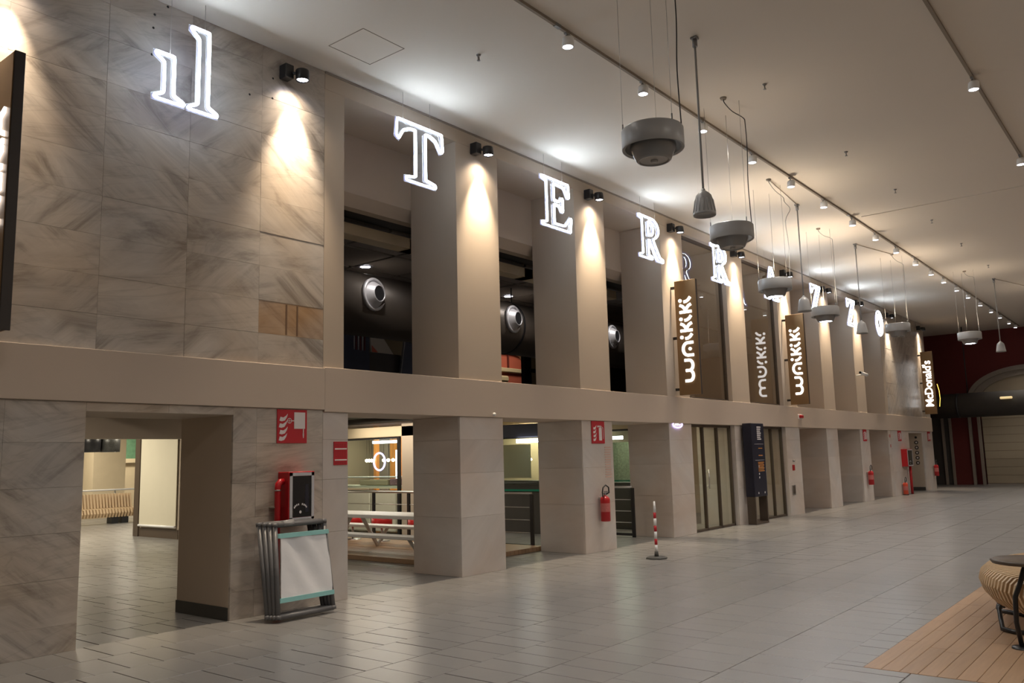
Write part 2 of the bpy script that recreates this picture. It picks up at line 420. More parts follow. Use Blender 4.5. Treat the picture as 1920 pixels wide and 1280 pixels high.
# near marble block: core with the doorway, clad with slabs
T = .03
core = MB()
core.box(-6, 3.59, T, 1.03, 0, 2.21); core.box(5.13, 6.32, T, 1.03, 0, 2.21); core.box(3.59, 5.13, T, 1.03, 2.124, 2.21)
core.box(-6, 6.32, T, 1.03, 2.21, ZC)
wl = struct('wall_left', core, M['plaster'], 'veined marble clad wall block around the doorway, near end')
ZU = [2.70+.001, 3.04, 3.413, 3.804, 4.195, 4.592, 4.998, 5.355, 5.81, 6.17, ZC-.002]
slabs(wl, [1.0, 1.87, 2.76, 3.65, 4.541, 5.42, 6.318], ZU, 0, T, M['marble'], brown=lambda i, k: (i == 5 and k == 1))
slabs(wl, [-1.5, -.6, .3, 1.2, 2.1, 2.9, 3.59], [0, .236, .635, 1.035, 1.437, 1.836, 2.208], 0, T, M['marble'])
slabs(wl, [5.13, 5.42, 6.318], [0, .282, .68, 1.035, 1.40, 1.826, 2.208], 0, T, M['marble'])
slabs(wl, [3.59, 4.40, 5.13], [2.124, 2.208], 0, T, M['marble'])
struct('baseboard_left', MB().box(5.117, 5.13, T, 1.03, 0, .13).box(3.59, 3.603, T, 1.03, 0, .13), M['skirt'], 'dark skirting inside the near doorway')
for x, z in ((4.11,6.25),(4.10,6.10),(4.095,5.806),(4.25,6.395),(5.563,6.06),(5.56,5.816),(5.254,5.76)):
    link('anchor_bolt', MB().lathe([(.0,.006),(.010,.006),(.014,.0)], (x,0,z), 10, (0,-1,0)), M['black'], wl)
# brown slab grooves
link('groove', MB().box(5.78, 5.80, -.003, .01, 3.05, 3.40).box(5.93, 5.95, -.003, .01, 3.05, 3.40), mat('brown_groove', (.16,.09,.05), .7), wl)

# band
struct('trim_2', MB().bbox(-6, 6.32, -.035, .4, 2.21, 2.70, .004).bbox(6.32, END1, -.03, D, ZB, ZT, .004), M['band'], 'long beige plaster band between the two rows of openings')
# beam over the columns
struct('trim_3', MB().box(6.32, END0, -.004, D, ZS, ZC), M['plaster'], 'beam joining the column heads to the ceiling')
struct('trim_4', MB().box(6.32, END0, -.02, .0, ZC-.03, ZC-.005), M['relief'])

def column(x0, x1, label, low1=None):
    low1 = low1 or x1
    c = MB().box(x0, x1, .002, D, ZT-.02, ZS+.02)
    c.box(x0+.012, low1-.012, .014, D, 0, ZB+.02)
    o = struct('column', c, M['plaster'], label)
    zs = [0, .795, 1.40, 1.863, ZB-.001]
    for a, b in zip(zs[:-1], zs[1:]):
        link('stone_panel', MB().bbox(x0, low1, .002, .03, a+.001, b-.001, .0015), M['stone'], o)
        link('stone_panel', MB().bbox(x0, x0+.014, .031, D, a+.001, b-.001, .0015), M['stone'], o)
    return o
column(6.322, 6.63, 'pilaster of pale stone beside the near marble block', 6.70)
for k, x in enumerate(COLX):
    column(x, x+CW, ords(k, 'square column,', 'stone below the band and spotlit plaster above'))
column(END0-.32, END0-.002, 'pilaster beside the far marble block')

# far marble block with its own doorway
core = MB()
core.box(END0, 32.44, T, 3, 0, ZB); core.box(34.34, END1, T, 3, 0, ZB); core.box(32.44, 34.34, T, 3, 2.12, ZB)
core.box(END0, END1, T, 3, ZB, ZC); core.box(32.44, 34.34, 1.0, 3, 0, 2.2)
w2 = struct('wall_left', core, M['plaster'], 'veined marble clad wall block at the far end')
slabs(w2, [END0, 31.1, 32.05, 33.0, 33.95, 34.95, END1], ZU, 0, T, M['marble'])
slabs(w2, [END0, 31.3, 32.44], [0, .4, .8, 1.2, 1.6, 1.9, ZB-.001], 0, T, M['stone'])
slabs(w2, [34.34, 35.1, END1], [0, .4, .8, 1.2, 1.6, 1.9, ZB-.001], 0, T, M['stone'])
slabs(w2, [32.44, 33.4, 34.34], [2.12, ZB-.001], 0, T, M['stone'])
struct('baseboard_end', MB().box(34.327, 34.34, T, 1.0, 0, .13), M['skirt'])

# recess backs of the solid bays (5th to 8th bay)
solid = [(COLX[4]+CW, COLX[5]), (COLX[5]+CW, COLX[6]), (COLX[6]+CW, END0-.32)]
for a, b in solid:
    struct('wall_recess', MB().box(a-.1, b+.1, D-.05, D+.1, 0, ZS+.05), M['plaster'])
# header walls above the open bays
for a, b in [(6.63, COLX[0]), (COLX[0]+CW, COLX[1]), (COLX[1]+CW, COLX[2])]:
    struct('wall_header', MB().prism([(a-.2, D, ZC), (a-.2, D, 5.34), (a-.2, D+.14, 5.19), (a-.2, D+.30, 5.19), (a-.2, D+.30, ZC)], (b-a+1.2, 0, 0)), M['plaster'])
    struct('trim_6', MB().box(a-.3, b+.9, 1.62, 1.9, 4.99, 5.16), M['cream'], 'beam behind the opening head, coloured paler for light on its face')  # cream colour puts light into the beam's shaded front

# ------------------------------------------------------------------ glazed bays (4th and 5th) with shop room behind
for n, (a, b) in enumerate([(COLX[2]+CW, COLX[3]), (COLX[3]+CW, COLX[4])]):
    for lv, (z0, z1) in enumerate([(.0, ZB), (ZT, ZS)]):
        fr = MB(); fw = .045
        fr.box(a, a+fw, .10, .17, z0, z1).box(b-fw, b, .10, .17, z0, z1).box(a, b, .10, .17, z1-fw*1.2, z1).box(a, b, .10, .17, z0, z0+fw)
        if lv == 0:
            fr.box(a+.70, a+.74, .10, .17, z0, z1).box(a+1.38, a+1.42, .10, .17, z0, z1)
        wd = struct('window_%d' % (1+n*2+lv), fr, M['frame'], ('dark framed glazing in the %s glazed bay, %s the band' % (('first', 'second')[n], ('below', 'above')[lv])))
        xs = [a+fw, a+.70, a+1.38, b-fw] if lv == 0 else [a+fw, b-fw]
        for q in range(len(xs)-1):
            x0 = xs[q]+(.04 if q and lv == 0 else 0)
            link('pane', MB().box(x0, xs[q+1], .130, .136, z0+fw, z1-fw), M['glass'], wd)
        if lv == 0:
            link('door_handle', MB().tube([(a+.78, .05, .85), (a+.78, .05, 1.25)], .012, 8).cyl((a+.78, .13, .9), (a+.78, .05, .9), .008, 8).cyl((a+.78, .13, 1.2), (a+.78, .05, 1.2), .008, 8), M['steel'], wd)
struct('wall_shop', MB().box(15.4, 21.5, 3.2, 3.3, 0, 2.55).box(21.0, 21.1, D, 3.2, 0, 2.55), M['plaster'])
struct('wall_recess', MB().box(COLX[2]+CW-.1, COLX[4]+.1, D, D+.1, 2.6, ZS+.05), M['plaster'])
struct('floor_upper', MB().box(6.7, 31, .4, 9, 2.56, 2.65), M['dark'], 'floor slab of the dark inner gallery')
struct('ceiling_shop', MB().box(15.35, 21.0, D, 3.2, 2.45, 2.555), M['plaster'])

# ------------------------------------------------------------------ inner rooms
struct('wall_inner', MB().box(-1, 10.05, 6.9, 7.2, 2.104, 5.3), M['plaster'], 'beige lintel seen deep inside the near doorway')
struct('ceiling_passage', MB().box(-6, 7.2, 1.03, 6.9, 3.0, 3.1), M['plaster'])
struct('wall_passage', MB().box(2.2, 2.3, 1.03, 24, 0, 5.3), M['plaster'])
ic = MB().box(7.2, 31, 1.15, 9, 5.32, 5.5)
inner_c = struct('ceiling_inner', ic, M['dark'], 'dark gridded ceiling of the inner gallery')
for xg in range(15):
    for yg in range(3):
        x = 8.0+xg*.62*1.9; y = 1.85+yg*1.2
        link('ceiling_tile', MB().bbox(x, x+1.12, y, y+1.12, 5.27, 5.325, .01), mat('ceiling_tile_grey', (.20,.185,.17), .7) if (xg == 0 and yg == 0) else bpy.data.materials['ceiling_tile_grey'], inner_c)
struct('ceiling_rear', MB().box(2.3, 31, 9, 22, 3.4, 3.5), M['blind'])
struct('wall_upper', MB().box(7.2, 31, 8.95, 9.1, 2.6, 5.4), mat('brown_wall', (.13,.095,.06), .8, var=.1))
# inner upper downlights
for k, (x, y) in enumerate([(10.47, 3.98), (14.74, 3.95)]):
    t = thing('downlight', ('small round downlight in the dark ceiling seen through the first upper opening', 'small round downlight in the dark ceiling seen through the second upper opening')[k], 'downlight', (x, y, 5.27), 'inner gallery downlights')
    link('housing', MB().lathe([(.14,-.01),(.14,.0),(.10,.0),(.10,-.01),(.14,-.01)], (x,y,5.262), 24), M['greyd'], t)
    link('lens', MB().lathe([(.0,0),(.095,0)], (x,y,5.256), 24), M['lens'], t)
    light('lamp', 'SPOT', (x,y,5.24), 190, NEUT, t, spot_size=math.radians(150), spot_blend=1, shadow_soft_size=.08, aim=(0,-.25,-1))

for k, x in enumerate((9.3, 13.2, 17.0)):
    t = thing('downlight', ('added downlight hidden behind the beam to light the nozzles, %s opening' % ('first','second','third')[k]), 'downlight', (x, 2.15, 5.27), 'inner gallery downlights')
    link('housing', MB().lathe([(.14,-.01),(.14,.0),(.10,.0),(.10,-.01),(.14,-.01)], (x,2.15,5.262), 24), M['greyd'], t)
    link('lens', MB().lathe([(.0,0),(.095,0)], (x,2.15,5.256), 24), M['lens'], t)
    light('lamp', 'SPOT', (x,2.15,5.24), 60, NEUT, t, spot_size=math.radians(150), spot_blend=1, shadow_soft_size=.08, aim=(0,.1,-1))  # unseen lamp added to light the nozzles and duct from the front
# ------------------------------------------------------------------ duct with jet nozzles behind the upper openings
du = thing('air_duct', 'large dark round air duct behind the upper openings', 'duct', (7, 3.35, 4.36))
link('duct_body', MB().tube([(7.2,3.35,4.36),(30,3.35,4.36)], .56, 40), mat('dark_duct', (.085,.07,.058), .42, .3, var=.15, scale=1), du)
for q in range(8): link('hanger', MB().cyl((8.9+q*2.6,3.35,4.8),(8.9+q*2.6,3.35,5.33), .015, 6), M['black'], du)
for q in range(8):
    x = 8.6+q*2.6
    link('seam_band', MB().tube([(x,3.35,4.36),(x+.05,3.35,4.36)], .572, 40), M['black'], du)
for k, x in enumerate([9.62, 13.45, 17.3]):
    o = thing('jet_nozzle', ords(k, 'round aluminium air nozzle', 'on the dark duct'), 'air nozzle', (x, 2.8, 4.44), 'air nozzles on the dark duct')
    c = (x, 2.83, 4.44); ax = Vector((.15, -1, 0.0))
    link('flange', MB().lathe([(.225,.0),(.285,.0),(.29,.05),(.27,.075),(.24,.06),(.225,.0)], c, 40, ax), M['alu'], o)
    link('cone', MB().lathe([(.235,.03),(.222,.05),(.212,.06),(.145,.17),(.137,.175),(.130,.16),(.128,.12)], c, 40, (.12,-1,.02)), M['alu'], o)
    link('throat', MB().lathe([(.0,.155),(.132,.155)], c, 40, (.12,-1,.02)), M['black'], o)

# ------------------------------------------------------------------ things seen under the duct, upper level
t = thing('banner_panel', 'dark blue tapering panel under the duct in the first upper opening', 'banner', (13.4, 5.9, 2.66))
link('panel', MB().prism([(13.02,5.86,2.655),(13.62,5.86,2.655),(13.62,5.86,4.55),(13.36,5.86,4.55)], (0,.05,0)), M['hide'], t)
link('edge_strip', MB().prism([(12.99,5.85,2.655),(13.02,5.85,2.655),(13.36,5.85,4.55),(13.33,5.85,4.55)], (0,.05,0)), M['greyd'], t)
t = thing('dark_partition', 'black partition below the duct inside the first upper opening', 'partition', (11, 6, 2.66))
link('panel', MB().box(11.0, 12.36, 6.0, 6.1, 2.655, 4.6), M['hide'], t); link('ledge', MB().box(12.36, 13.3, 6.0, 6.1, 2.655, 3.98), M['dark'], t)
for q in range(6): link('slot', MB().box(11.9+q*.06, 11.93+q*.06, 5.985, 6.0, 4.0, 4.35), M['redwall'] if q % 2 else M['greyd'], t)
t = thing('sail_panel', 'pale triangular panel under the duct in the first upper opening', 'panel', (12.4, 6.0, 3.98))
link('cloth', MB().prism([(12.44,6.02,3.985),(13.10,6.02,3.985),(12.75,6.02,4.38),(12.60,6.02,4.50),(12.38,6.02,4.55)], (0,.04,0)), M['sail'], t)
link('red_corner', MB().prism([(12.45,6.01,3.99),(12.62,6.01,3.99),(12.44,6.01,4.14)], (0,.01,0)), M['redlit'], t)
t = thing('painted_facade', 'brick red facade with cream mouldings behind the second upper opening', 'facade', (19.6, 8, 2.66))
link('panel', MB().prism([(18.0,8.0,2.655),(20.5,8.0,2.655),(20.5,8.0,4.60),(20.15,8.0,4.78),(18.0,8.0,4.74)], (0,.2,0)), M['redlit'], t)
link('cornice', MB().prism([(18.0,7.85,4.72),(19.9,7.85,4.72),(20.2,7.85,4.66),(20.42,7.85,4.48),(20.52,7.85,4.52),(20.3,7.85,4.74),(20.0,7.85,4.88),(18.0,7.85,4.92)], (0,.3,0)), M['cream'], t)
link('moulding', MB().bbox(18.0, 20.5, 7.88, 8.02, 4.14, 4.27, .02), M['cream'], t)
link('moulding', MB().bbox(19.62, 19.67, 7.95, 8.02, 4.27, 4.74, .008), M['redwall'], t)
link('capital', MB().bbox(18.6, 19.35, 7.7, 8.0, 3.82, 4.0, .04).bbox(18.7,19.2,7.78,8.0,2.655,3.82,.02), M['cream'], t)
t = thing('black_post', 'black steel post in front of the brick red facade', 'post', (18.4, 6.3, 2.66))
link('shaft', MB().box(18.29, 18.60, 6.3, 6.42, 2.655, 4.62), M['black'], t); link('brace', MB().prism([(18.6,6.3,4.05),(18.95,6.3,4.05),(19.4,6.3,3.3),(19.25,6.3,3.3),(18.9,6.3,3.95),(18.6,6.3,3.95)], (0,.1,0)), M['black'], t)
t = thing('orange_lamp_panel', 'narrow orange lit strip inside the third upper opening', 'strip light', (18.5, 4.2, 3))
link('strip', MB().bbox(18.36, 18.5, 4.3, 4.36, 3.0, 3.42, .01), emit('orange_strip', (1,.22,.08), .9), t)
link('stand', MB().box(18.40, 18.46, 4.37, 4.42, 2.655, 3.4).box(18.3,18.56,4.3,4.5,2.655,2.67), M['black'], t)

# ------------------------------------------------------------------ wall spotlights (black) over each column
proto = None
WS = [(2.68,'above the left sign'), (5.80,'on the near marble block')] + [(x+CW/2, None) for x in COLX] + [(30.75, 'at the left of the far marble block'), (35.1, 'at the far corner of the facade')]
for k, (x, lab) in enumerate(WS):
    lab = 'black wall spotlight '+lab if lab else 'black wall spotlight at the head of the %s column' % ('nearest' if k == 2 else ORD[k-2]+' nearest')
    if proto is None:
        o = thing('wall_spotlight', lab, 'spotlight', (x, -.02, 6.15), 'black wall spotlights over the columns')
        link('bracket', MB().bbox(x-.155, x-.035, -.13, .0, 6.08, 6.25, .008), M['black'], o)
        link('arm', MB().cyl((x-.06,-.11,6.16), (x+.01,-.17,6.14), .018, 10), M['black'], o)
        link('head', MB().lathe([(.0,.075),(.075,.075),(.08,.06),(.08,-.06),(.07,-.062),(.066,-.04),(.0,-.04)], (x+.03,-.20,6.12), 24, (.05,.12,1)), M['black'], o)
        link('lens', MB().lathe([(.0,-.045),(.066,-.045)], (x+.03,-.20,6.12), 24, (.05,.12,1)), M['lens'], o)
        proto = o
    else:
        o = copy_tree(proto, (x, -.02, 6.15), None, lab)
    light('spill_lamp', 'SPOT', (x+.03, -.192, 6.068), L_WALL*.075, WARM, o, spot_size=math.radians(125), spot_blend=1.0, shadow_soft_size=.03, aim=(0, .18, -1))
    light('lamp', 'SPOT', (x+.03, -.192, 6.068), L_WALL, WARM, o, spot_size=math.radians(54), spot_blend=1.0, shadow_soft_size=.025, aim=(0, .11, -1))

# ------------------------------------------------------------------ ceiling track with white spots
def make_track(y, label):
    t = thing('ceiling_track', label, 'track', (16, y, ZC))
    link('rail', MB().box(-4, 39.5, y-.018, y+.018, ZC-.035, ZC), M['relief'], t)
    for q in range(9):
        link('joint', MB().box(-3+q*5.13, -2.9+q*5.13, y-.022, y+.022, ZC-.04, ZC), M['greyd'], t)
    return t
make_track(-2.85, 'thin ceiling track carrying the long row of white spotlights')
make_track(-6.17, 'second ceiling track, further right, mostly out of view')
TS = [2.37, 4.08, 5.79, 7.5, 9.19, 10.9, 12.67, 14.35, 16.05, 17.81, 19.45, 21.13, 22.93, 24.58, 26.05, 27.73, 29.38, 31.33, 33.25, 35.0, 36.9, 38.4]
proto = None; kk = 0
def spot(x, y, lab, grp, e):
    global proto
    if proto is None:
        o = thing('track_spotlight', lab, 'spotlight', (x, y, ZC-.035), grp)
        link('adapter', MB().bbox(x-.04, x+.04, y-.018, y+.018, ZC-.06, ZC-.03, .004).cyl((x,y,ZC-.06),(x,y,ZC-.10), .012, 8), M['grey'], o)
        link('head', MB().lathe([(.0,.06),(.055,.06),(.066,.045),(.068,-.05),(.058,-.05),(.055,-.035),(.0,-.035)], (x,y-.01,ZC-.155), 24, (0,-.10,1)), M['white'], o)
        link('lens', MB().lathe([(.0,-.046),(.058,-.046)], (x,y-.01,ZC-.155), 24, (0,-.10,1)), M['lens'], o)
        proto = o
    else:
        o = copy_tree(proto, (x, y, ZC-.035), None, lab); o['group'] = grp
    light('lamp', 'SPOT', (x, y+.0, ZC-.215), e, NEUT, o, spot_size=math.radians(95), spot_blend=1.0, shadow_soft_size=.05, aim=(0, -.10, -1))
for x in TS:
    vis = x > 7
    lab = ('white track spotlight, %s along the long track' % ('nearest in view' if kk == 0 else ORD[kk]+' from the near end')) if vis else 'white track spotlight out of view to the left, %s one behind the edge' % ('farthest','middle','closest')[TS.index(x)]
    spot(x, -2.85, lab, 'white spotlights on the ceiling track', L_TRACK)
    if vis: kk += 1
for q, x in enumerate([4, 8, 12, 15.87, 20, 24, 28, 32, 36]):
    lab = 'white track spotlight alone at the right edge, below the ceiling' if q == 3 else 'white spotlight on the second track, %s' % ('nearest the viewer','second from the viewer','third from the viewer','','fifth from the viewer','sixth from the viewer','seventh from the viewer','eighth from the viewer','ninth from the viewer')[q]
    spot(x, -6.17, lab, 'white spotlights on the second track', L_TRACK2)

# ------------------------------------------------------------------ luminaires (grey double bowl pendants)
LUM = [(6.941,-4.182,0,(6.6,-4.35)), (10.771,-3.257,0,(10.436,-3.401)), (14.832,-2.258,1,(14.258,-2.495)), (18.594,-1.90,1,(18.282,-1.991)),
       (22.557,-2.386,0,(22.09,-2.517)), (25.84,-3.411,1,(25.785,-3.451)), (29.6,-4.75,1,(29.3,-4.8))]
for k, (x, y, on, mt) in enumerate(LUM):
    z = 4.60
    last = k == 6
    o = thing('pendant_luminaire', ('last grey double-bowl pendant luminaire, cut by the right edge' if last else ords(k, 'grey double-bowl pendant luminaire', 'hanging from the ceiling')), 'pendant lamp', (x, y, z), 'grey double-bowl pendants')
    link('ring', MB().lathe([(.268,-.085),(.292,-.10),(.298,-.09),(.298,.09),(.288,.105),(.27,.105),(.268,.09),(.268,-.085)], (x,y,z), 48), M['grey'], o)
    link('bowl', MB().lathe([(.0,.10),(.12,.085),(.20,.02),(.222,-.06),(.218,-.09),(.205,-.115),(.17,-.20),(.155,-.215),(.14,-.215),(.135,-.20)], (x,y,z), 48), M['greyd'], o)
    for q in range(3):
        a = 2*math.pi*q/3+.6
        link('spoke', MB().box(-.01,.01,-.01,.01,0,.0).tube([(x+.2*math.cos(a), y+.2*math.sin(a), z), (x+.28*math.cos(a), y+.28*math.sin(a), z)], .012, 8), M['grey'], o)
    link('lens', MB().lathe([(.0,-.203),(.137,-.203)], (x,y,z), 32), M['lens'] if on else M['lensoff'], o)
    link('knob', MB().lathe([(.0,-.225),(.03,-.225),(.035,-.21),(.035,-.20)], (x+.01,y,z), 16), M['lensoff'] if not on else M['lens'], o)
    for q, a in enumerate((math.radians(128), math.radians(20), math.radians(250))):
        px, py = x+.283*math.cos(a), y+.283*math.sin(a)
        link('hanging_wire', MB().cyl((px,py,z+.1),(px,py,ZC), .0028, 6), M['steel'], o)
        link('wire_grip', MB().cyl((px,py,z+.09),(px,py,z+.16), .008, 8), M['greyd'], o)
    cx, cy = x+.285*R.x*1.0, y+.285*R.y
    dz = ZC-.012
    pts = [(mt[0], mt[1], dz-.02), (mt[0]+.02, mt[1]-.01, dz-.07), (mt[0]*.6+cx*.4, mt[1]*.6+cy*.4, dz-.13), (cx-.03, cy+.01, dz-.15), (cx, cy, dz-.24),
           (cx+.012, cy, z+1.2), (cx-.01, cy+.01, z+.7), (cx, cy, z+.12)]
    if k == 2: pts[5:7] = [(cx+.12, cy-.05, z+1.45), (cx-.02, cy, z+1.2), (cx+.06, cy, z+.75)]
    # smooth
    sm = []
    for i in range(len(pts)-1):
        p0 = Vector(pts[max(i-1,0)]); p1 = Vector(pts[i]); p2 = Vector(pts[i+1]); p3 = Vector(pts[min(i+2,len(pts)-1)])
        for tt in (0, .25, .5, .75):
            sm.append(.5*((2*p1)+(-p0+p2)*tt+(2*p0-5*p1+4*p2-p3)*tt*tt+(-p0+3*p1-3*p2+p3)*tt**3))
    sm.append(Vector(pts[-1]))
    link('cable', MB().tube(sm, .007 if k < 2 else .006, 6), M['black'] if k < 2 else M['grey'], o)
    link('cable_box', MB().lathe([(.0,-.03),(.035,-.03),(.045,-.01),(.045,.0)], (mt[0],mt[1],ZC), 16), M['relief'], o)
    light('uplamp', 'SPOT', (x, y, z+.16), L_UP*[.02,.12,.62,.9,.6,.3,.12][k], WARM, o, spot_size=math.radians(172), spot_blend=1.0, shadow_soft_size=.2, aim=(0,0,1))
    if on: light('lamp', 'SPOT', (x, y, z-.27), L_DOWN, NEUT, o, spot_size=math.radians(110), spot_blend=1.0, shadow_soft_size=.08, aim=(0,0,-1))

# ------------------------------------------------------------------ bell speakers on rods
for k, (x, y) in enumerate([(8.627,-3.881), (16.149,-2.307), (20.327,-2.156), (27.611,-3.872)]):
    o = thing('bell_speaker', ords(k, 'bell-shaped speaker', 'hanging on a thin ceiling rod'), 'speaker', (x, y, 4.26), 'bell speakers on rods')
    m = M['grey']
    link('bell', MB().lathe([(.0,.29),(.03,.29),(.05,.275),(.085,.24),(.10,.19),(.128,.02),(.128,.0),(.12,.0),(.11,.03),(.0,.03)], (x,y,4.265), 32), m, o)
    for q in range(16):
        a = q*math.pi/8
        if k == 0: link('rib', MB().tube([(x+.1025*math.cos(a), y+.1025*math.sin(a), 4.45), (x+.127*math.cos(a), y+.127*math.sin(a), 4.30)], .004, 5), M['grey'], o)
    link('rod', MB().cyl((x,y,4.53),(x,y,ZC-.08), .013, 10), M['grey'], o)
    link('collar', MB().cyl((x,y,4.53),(x,y,4.58), .03, 12, .02), m, o)
    link('mount', MB().bbox(x-.04,x+.04,y-.04,y+.04,ZC-.03,ZC,.006).cyl((x,y,ZC-.12),(x,y,ZC-.03), .03, 12), M['greyd'], o)
for a, b, lb in [((16.149,-2.307),(14.258,-2.495),'thin conduit on the ceiling near the second bell speaker'), ((20.327,-2.156),(22.09,-2.517),'thin conduit on the ceiling near the third bell speaker'), ((27.611,-3.872),(33,-5.3),'thin conduit on the ceiling beyond the last bell speaker')]:
    link('conduit', MB().cyl((a[0],a[1],ZC-.012),(b[0],b[1],ZC-.012), .011, 8), M['ceiling'], None, lb, 'conduit')
# sprinklers
SPK = [(7.27,-1.71),(10.41,-4.0),(13.78,-4.0),(16.5,-4.05),(19.34,-4.05),(22.14,-4.08),(25.42,-4.1)]
for k, (x, y) in enumerate(SPK):
    o = thing('sprinkler_head', 'small sprinkler head '+('nearest the near wall' if k == 0 else ORD[k]+' nearest, right of the track'), 'sprinkler', (x,y,ZC), 'sprinkler heads')
    link('body', MB().lathe([(.0,-.075),(.022,-.075),(.022,-.07),(.008,-.066),(.008,-.02),(.025,-.015),(.03,.0)], (x,y,ZC), 14), M['greyd'], o)
    link('yoke', MB().tube([(x-.014,y,ZC-.02),(x-.02,y,ZC-.045),(x-.006,y,ZC-.07)], .003, 5).tube([(x+.014,y,ZC-.02),(x+.02,y,ZC-.045),(x+.006,y,ZC-.07)], .003, 5), M['steel'], o)

# ------------------------------------------------------------------ neon letters: il TERRAZZO
def arc(cx, cz, rx, rz, a0, a1, n=8):
    return [(cx+rx*math.cos(math.radians(a0+(a1-a0)*i/n)), cz+rz*math.sin(math.radians(a0+(a1-a0)*i/n))) for i in range(n+1)]
GL = {
 'i': ([[(.02,1),(.62,1),(.62,.16),(.95,.06),(.95,.0),(.0,.0),(.0,.06),(.30,.16),(.30,.82),(.02,.94)]], .34, .50),
 'l': ([[(.02,1),(.64,1),(.64,.09),(.95,.035),(.95,.0),(.0,.0),(.0,.035),(.30,.09),(.30,.88),(.02,.965)]], .345, .92),
 'T': ([[(.0,1),(1,1),(1.02,.70),(.96,.66),(.86,.84),(.72,.90),(.62,.90),(.62,.10),(.84,.06),(.84,.0),(.18,.0),(.18,.06),(.40,.10),(.40,.90),(.28,.90),(.14,.84),(.04,.66),(-.02,.70)]], .86, .82),
 'E': ([[(.0,1),(.92,1),(.94,.72),(.88,.71),(.76,.90),(.42,.92),(.42,.58),(.60,.57),(.66,.66),(.72,.66),(.72,.38),(.66,.38),(.60,.48),(.42,.49),(.42,.09),(.78,.10),(.96,.30),(1.0,.29),(.97,.0),(.0,.0),(.0,.05),(.18,.08),(.18,.92),(.0,.95)]], .84, .82),
 'R': ([[(.0,1),(.55,1)]+arc(.55,.755,.30,.245,80,-75,7)+[(.60,.48),(.86,.10),(1.0,.06),(1.0,.0),(.72,.0),(.44,.45),(.40,.46),(.40,.09),(.54,.05),(.54,.0),(.0,.0),(.0,.05),(.16,.09),(.16,.92),(.0,.95)],
        [(.40,.90),(.52,.90)]+arc(.50,.735,.12,.165,75,-75,5)+[(.40,.56)]], .92, .82),
 'A': ([[(.44,1),(.62,1),(.90,.09),(1.0,.05),(1.0,.0),(.58,.0),(.58,.05),(.68,.08),(.62,.27),(.32,.27),(.26,.09),(.38,.05),(.38,.0),(.0,.0),(.0,.05),(.12,.09)],
        [(.47,.78),(.36,.38),(.58,.38)]], .90, .82),
 'Z': ([[(.03,1),(.97,1),(.97,.93),(.34,.10),(.70,.10),(.90,.32),(.98,.31),(.96,.0),(.0,.0),(.0,.07),(.64,.90),(.34,.90),(.12,.70),(.04,.71)]], .80, .82),
 'O': ([arc(.5,.5,.5,.51,0,345,23), arc(.5,.5,.27,.38,0,345,19)], .78, .82),
}
LET = [('i',4.07,5.305),('l',4.452,5.30),('T',7.43,5.31),('E',10.61,5.33),('R',13.70,5.34),('R',16.80,5.34),('A',19.72,5.34),('Z',22.98,5.34),('Z',26.10,5.34),('O',29.10,5.34)]
labs = ['neon letter i, first of the row on the marble wall','neon letter l, beside the i on the marble wall','neon letter T, white outline, over the first opening','neon letter E, white outline, over the second opening',
 'neon letter R after the E, first of the two','neon letter R, second of the two, beside a pendant luminaire','neon letter A between the R and the Z','neon letter Z, first of the two, after the A','neon letter Z, second of the two, before the O','neon letter O, last of the row']
for (ch, x, z), lb in zip(LET, labs):
    loops, wd, h = GL[ch]; KL = .977; x *= KL; z = 1.6+(z-1.6)*KL; wd *= KL; h *= KL
    o = thing('neon_letter', lb, 'neon letter', (x, -.30, z), 'white neon outline letters on the facade')
    mb = MB(); yy = -.30; ch_mb = MB()
    for lp in loops:
        P = []
        n = len(lp)
        for i in range(n):     # rounded corners
            a = Vector((lp[i-1][0]*wd, lp[i-1][1]*h)); b = Vector((lp[i][0]*wd, lp[i][1]*h)); c = Vector((lp[(i+1) % n][0]*wd, lp[(i+1) % n][1]*h))
            d1 = min(.02, (a-b).length*.45); d2 = min(.02, (c-b).length*.45)
            p = b+(a-b).normalized()*d1; q = b+(c-b).normalized()*d2
            P += [p, (p+q+b*2)/4, q]
        ch_mb.tube([(x+p.x, yy+.017, z+p.y) for p in P], .0185, 8, closed=True)
        mb.tube([(x+p.x, yy, z+p.y) for p in P], .0135, 8, closed=True)
    link('tube', mb, M['neon'], o)
    link('rear_channel', ch_mb, M['channel'], o)  # opaque backing added to keep neon light off the wall behind
    # clear acrylic backing cut around the letter, its edge given a faint painted glow
    out = loops[0]; n = len(out); cxm = sum(p[0] for p in out)/n*wd; czm = sum(p[1] for p in out)/n*h
    off = []
    for i in range(n):
        a = Vector((out[i-1][0]*wd, out[i-1][1]*h)); b = Vector((out[i][0]*wd, out[i][1]*h)); c = Vector((out[(i+1) % n][0]*wd, out[(i+1) % n][1]*h))
        t1 = (b-a).normalized(); t2 = (c-b).normalized()
        n1 = Vector((-t1.y, t1.x)); n2 = Vector((-t2.y, t2.x)); s_ = 1
        area = sum(out[q][0]*out[(q+1) % n][1]-out[(q+1) % n][0]*out[q][1] for q in range(n))
        if area > 0: s_ = -1
        m_ = (n1+n2); m_ = m_/max(m_.length, .3)
        off.append(b+m_*s_*.028)
    link('backing_edge', MB().tube([(x+p.x, yy+.022, z+p.y) for p in off], .0028, 5, closed=True), M['acryledge'], o)
    link('backing_plate', MB().prism([(x+p.x, yy+.020, z+p.y) for p in off], (0,.004,0)), M['acrylic'], o)
    top = max(p[1] for p in out)*h
    for q in (.15, .75) if ch not in 'il' else (.5,):
        link('hanging_wire', MB().cyl((x+wd*q, yy+.022, z+top*.98), (x+wd*q, yy+.022, ZC), .0022, 5), M['steel'], o)

